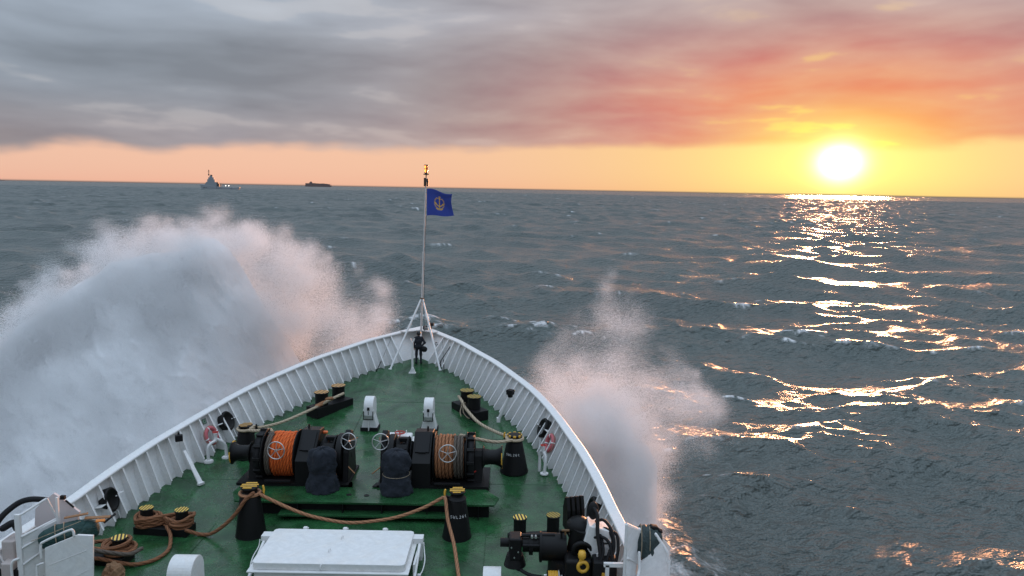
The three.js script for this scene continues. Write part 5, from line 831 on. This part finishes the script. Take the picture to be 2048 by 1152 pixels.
  part('strap', [tube([V(-0.02, 0.14, 0.0), V(-0.12, 0.35, 0.12), V(-0.30, 0.60, 0.12), V(-0.42, 0.70, 0.02)], 0.012, 20, 6)], M.blackSoft, b);
}
makePerson();
// ---------------------------------------------------------------- ships on the horizon
{
  const pale = mat([0.30, 0.32, 0.34], 0.6), dark = mat([0.05, 0.055, 0.06], 0.6), hazeBrown = mat([0.20, 0.14, 0.13], 0.8), hullGeo = (L, b, pts) => prism(pts, b, 0.4).translate(0, 0, -b / 2);  // brown of the two farthest ships has distance haze mixed into it
  const t = thing('rescue_ship', 'pale grey rescue ship with tall mast and two bright deck lights on the horizon', 'ship', [-884, SEA_Y, -2290], 0.12);
  part('hull', [hullGeo(113, 14, [[-50, -4], [50, -4], [57, 4.5], [57, 5.6], [46, 5.0], [20, 5.2], [-12, 6.2], [-30, 8.5], [-57, 11.5], [-56, 9.5]])], pale, t);
  part('superstructure', [box(30, 10, 12, -24, 12, 0), box(22, 6, 11, -25, 20, 0), box(16, 5, 10, -25, 25, 0), box(9, 4, 8, -25, 29, 0), prism([[-46, 8], [-38, 8], [-38, 17], [-40, 16]], 10).translate(0, 0, -5)], pale, t);
  part('mast', [box(1.6, 14, 1.6, -32, 38, 0), box(6, 0.8, 0.8, -32, 40, 0), box(4, 0.8, 0.8, -32, 43, 0), box(4, 3, 3, -32, 34, 0)], dark, t);
  part('funnel', [prism([[-28, 26], [-21, 26], [-22, 33], [-27, 33.5]], 5, 0.3).translate(0, 0, -2.5)], dark, t);
  part('aft_house', [box(12, 7, 11, -8, 9.5, 0), box(8, 4, 9, -9, 14.5, 0)], dark, t);
  part('crane_post', [box(1.6, 8, 1.6, 2, 9.5, 0), box(14, 1.0, 1.0, 6, 12.5, 0, 0, 0, -0.1)], dark, t);
  for (const x of [-46, -43, -38, -8, -2, 4, 34]) part('opening', [box(2.4, 1.4, 0.3, x, 3.6, 7.5)], dark, t);
  for (const x of [17, 26]) { const l = part('deck_light', [new THREE.SphereGeometry(0.9, 12, 8).translate(x, 9, 4)], new THREE.MeshStandardMaterial({ color: 0xffffff, emissive: RGB(1, 0.92, 0.78), emissiveIntensity: 6 }), t); part('light_post', [box(0.4, 4, 0.4, x, 6.8, 4)], dark, t); }
  t.scale.set(1, 1.3, 1);
  const c = thing('container_ship', 'dark hazy container ship silhouette on the horizon', 'ship', [-2305, SEA_Y, -8950], 0.2);
  part('hull', [hullGeo(306, 36, [[-148, -6], [140, -6], [152, 12], [150, 14], [-150, 14], [-153, 10]])], hazeBrown, c);
  part('bridge_house', [box(34, 26, 34, -88, 26, 0), box(20, 8, 30, -86, 42, 0)], hazeBrown, c);
  [[-128, 46, 17], [-52, 36, 19], [-17, 36, 17], [18, 36, 16], [53, 36, 17], [88, 34, 15], [118, 28, 12]].forEach(([x, w, h]) => part('container_stack', [box(w - 1.5, h, 33, x, 13.5 + h / 2, 0)], hazeBrown, c));
  part('foremast', [box(3, 16, 3, 142, 20, 0)], hazeBrown, c);
  c.scale.set(1, 1.3, 1);
  const f = thing('distant_ship', 'tiny far ship at the very end of the horizon beyond the big spray burst', 'ship', [-7580, SEA_Y, -11200], 0.4);
  part('hull', [hullGeo(80, 14, [[-40, -4], [38, -4], [42, 6], [-40, 5]])], hazeBrown, f); part('house', [box(14, 18, 10, -22, 12, 0)], hazeBrown, f);
}
// ---------------------------------------------------------------- sets of look-alikes
const SETS = { bulwark: 'bulwarks along both sides of the foredeck', double_bollard: 'double bollards on the foredeck', roller_pedestal: 'roller pedestals on the foredeck', mooring_rope: 'mooring ropes on the foredeck', rope_coil: 'rope coils on the bollards', anchor_winch: 'anchor winches', canvas_cover: 'canvas covered control stands', mooring_chock: 'oval chocks in the bulwarks', life_ring: 'life rings on the bulwarks', safety_sign: 'green safety signs on the bulwarks', slanted_prop: 'slanted props against the bulwarks', fire_hydrant_pipe: 'white pipes by the bulwarks', turnbuckle_stay: 'wire stays at the bow', raft_rack: 'white raft racks', covered_bundle: 'tarpaulin bundles in the racks', arched_housing: 'white arched housings' };
for (const o of scene.children) { const g = SETS[o.name.replace(/_[0-9]{3}$/, '')]; if (g && !o.userData.group) o.userData.group = g; }
renderer.render(scene, camera);
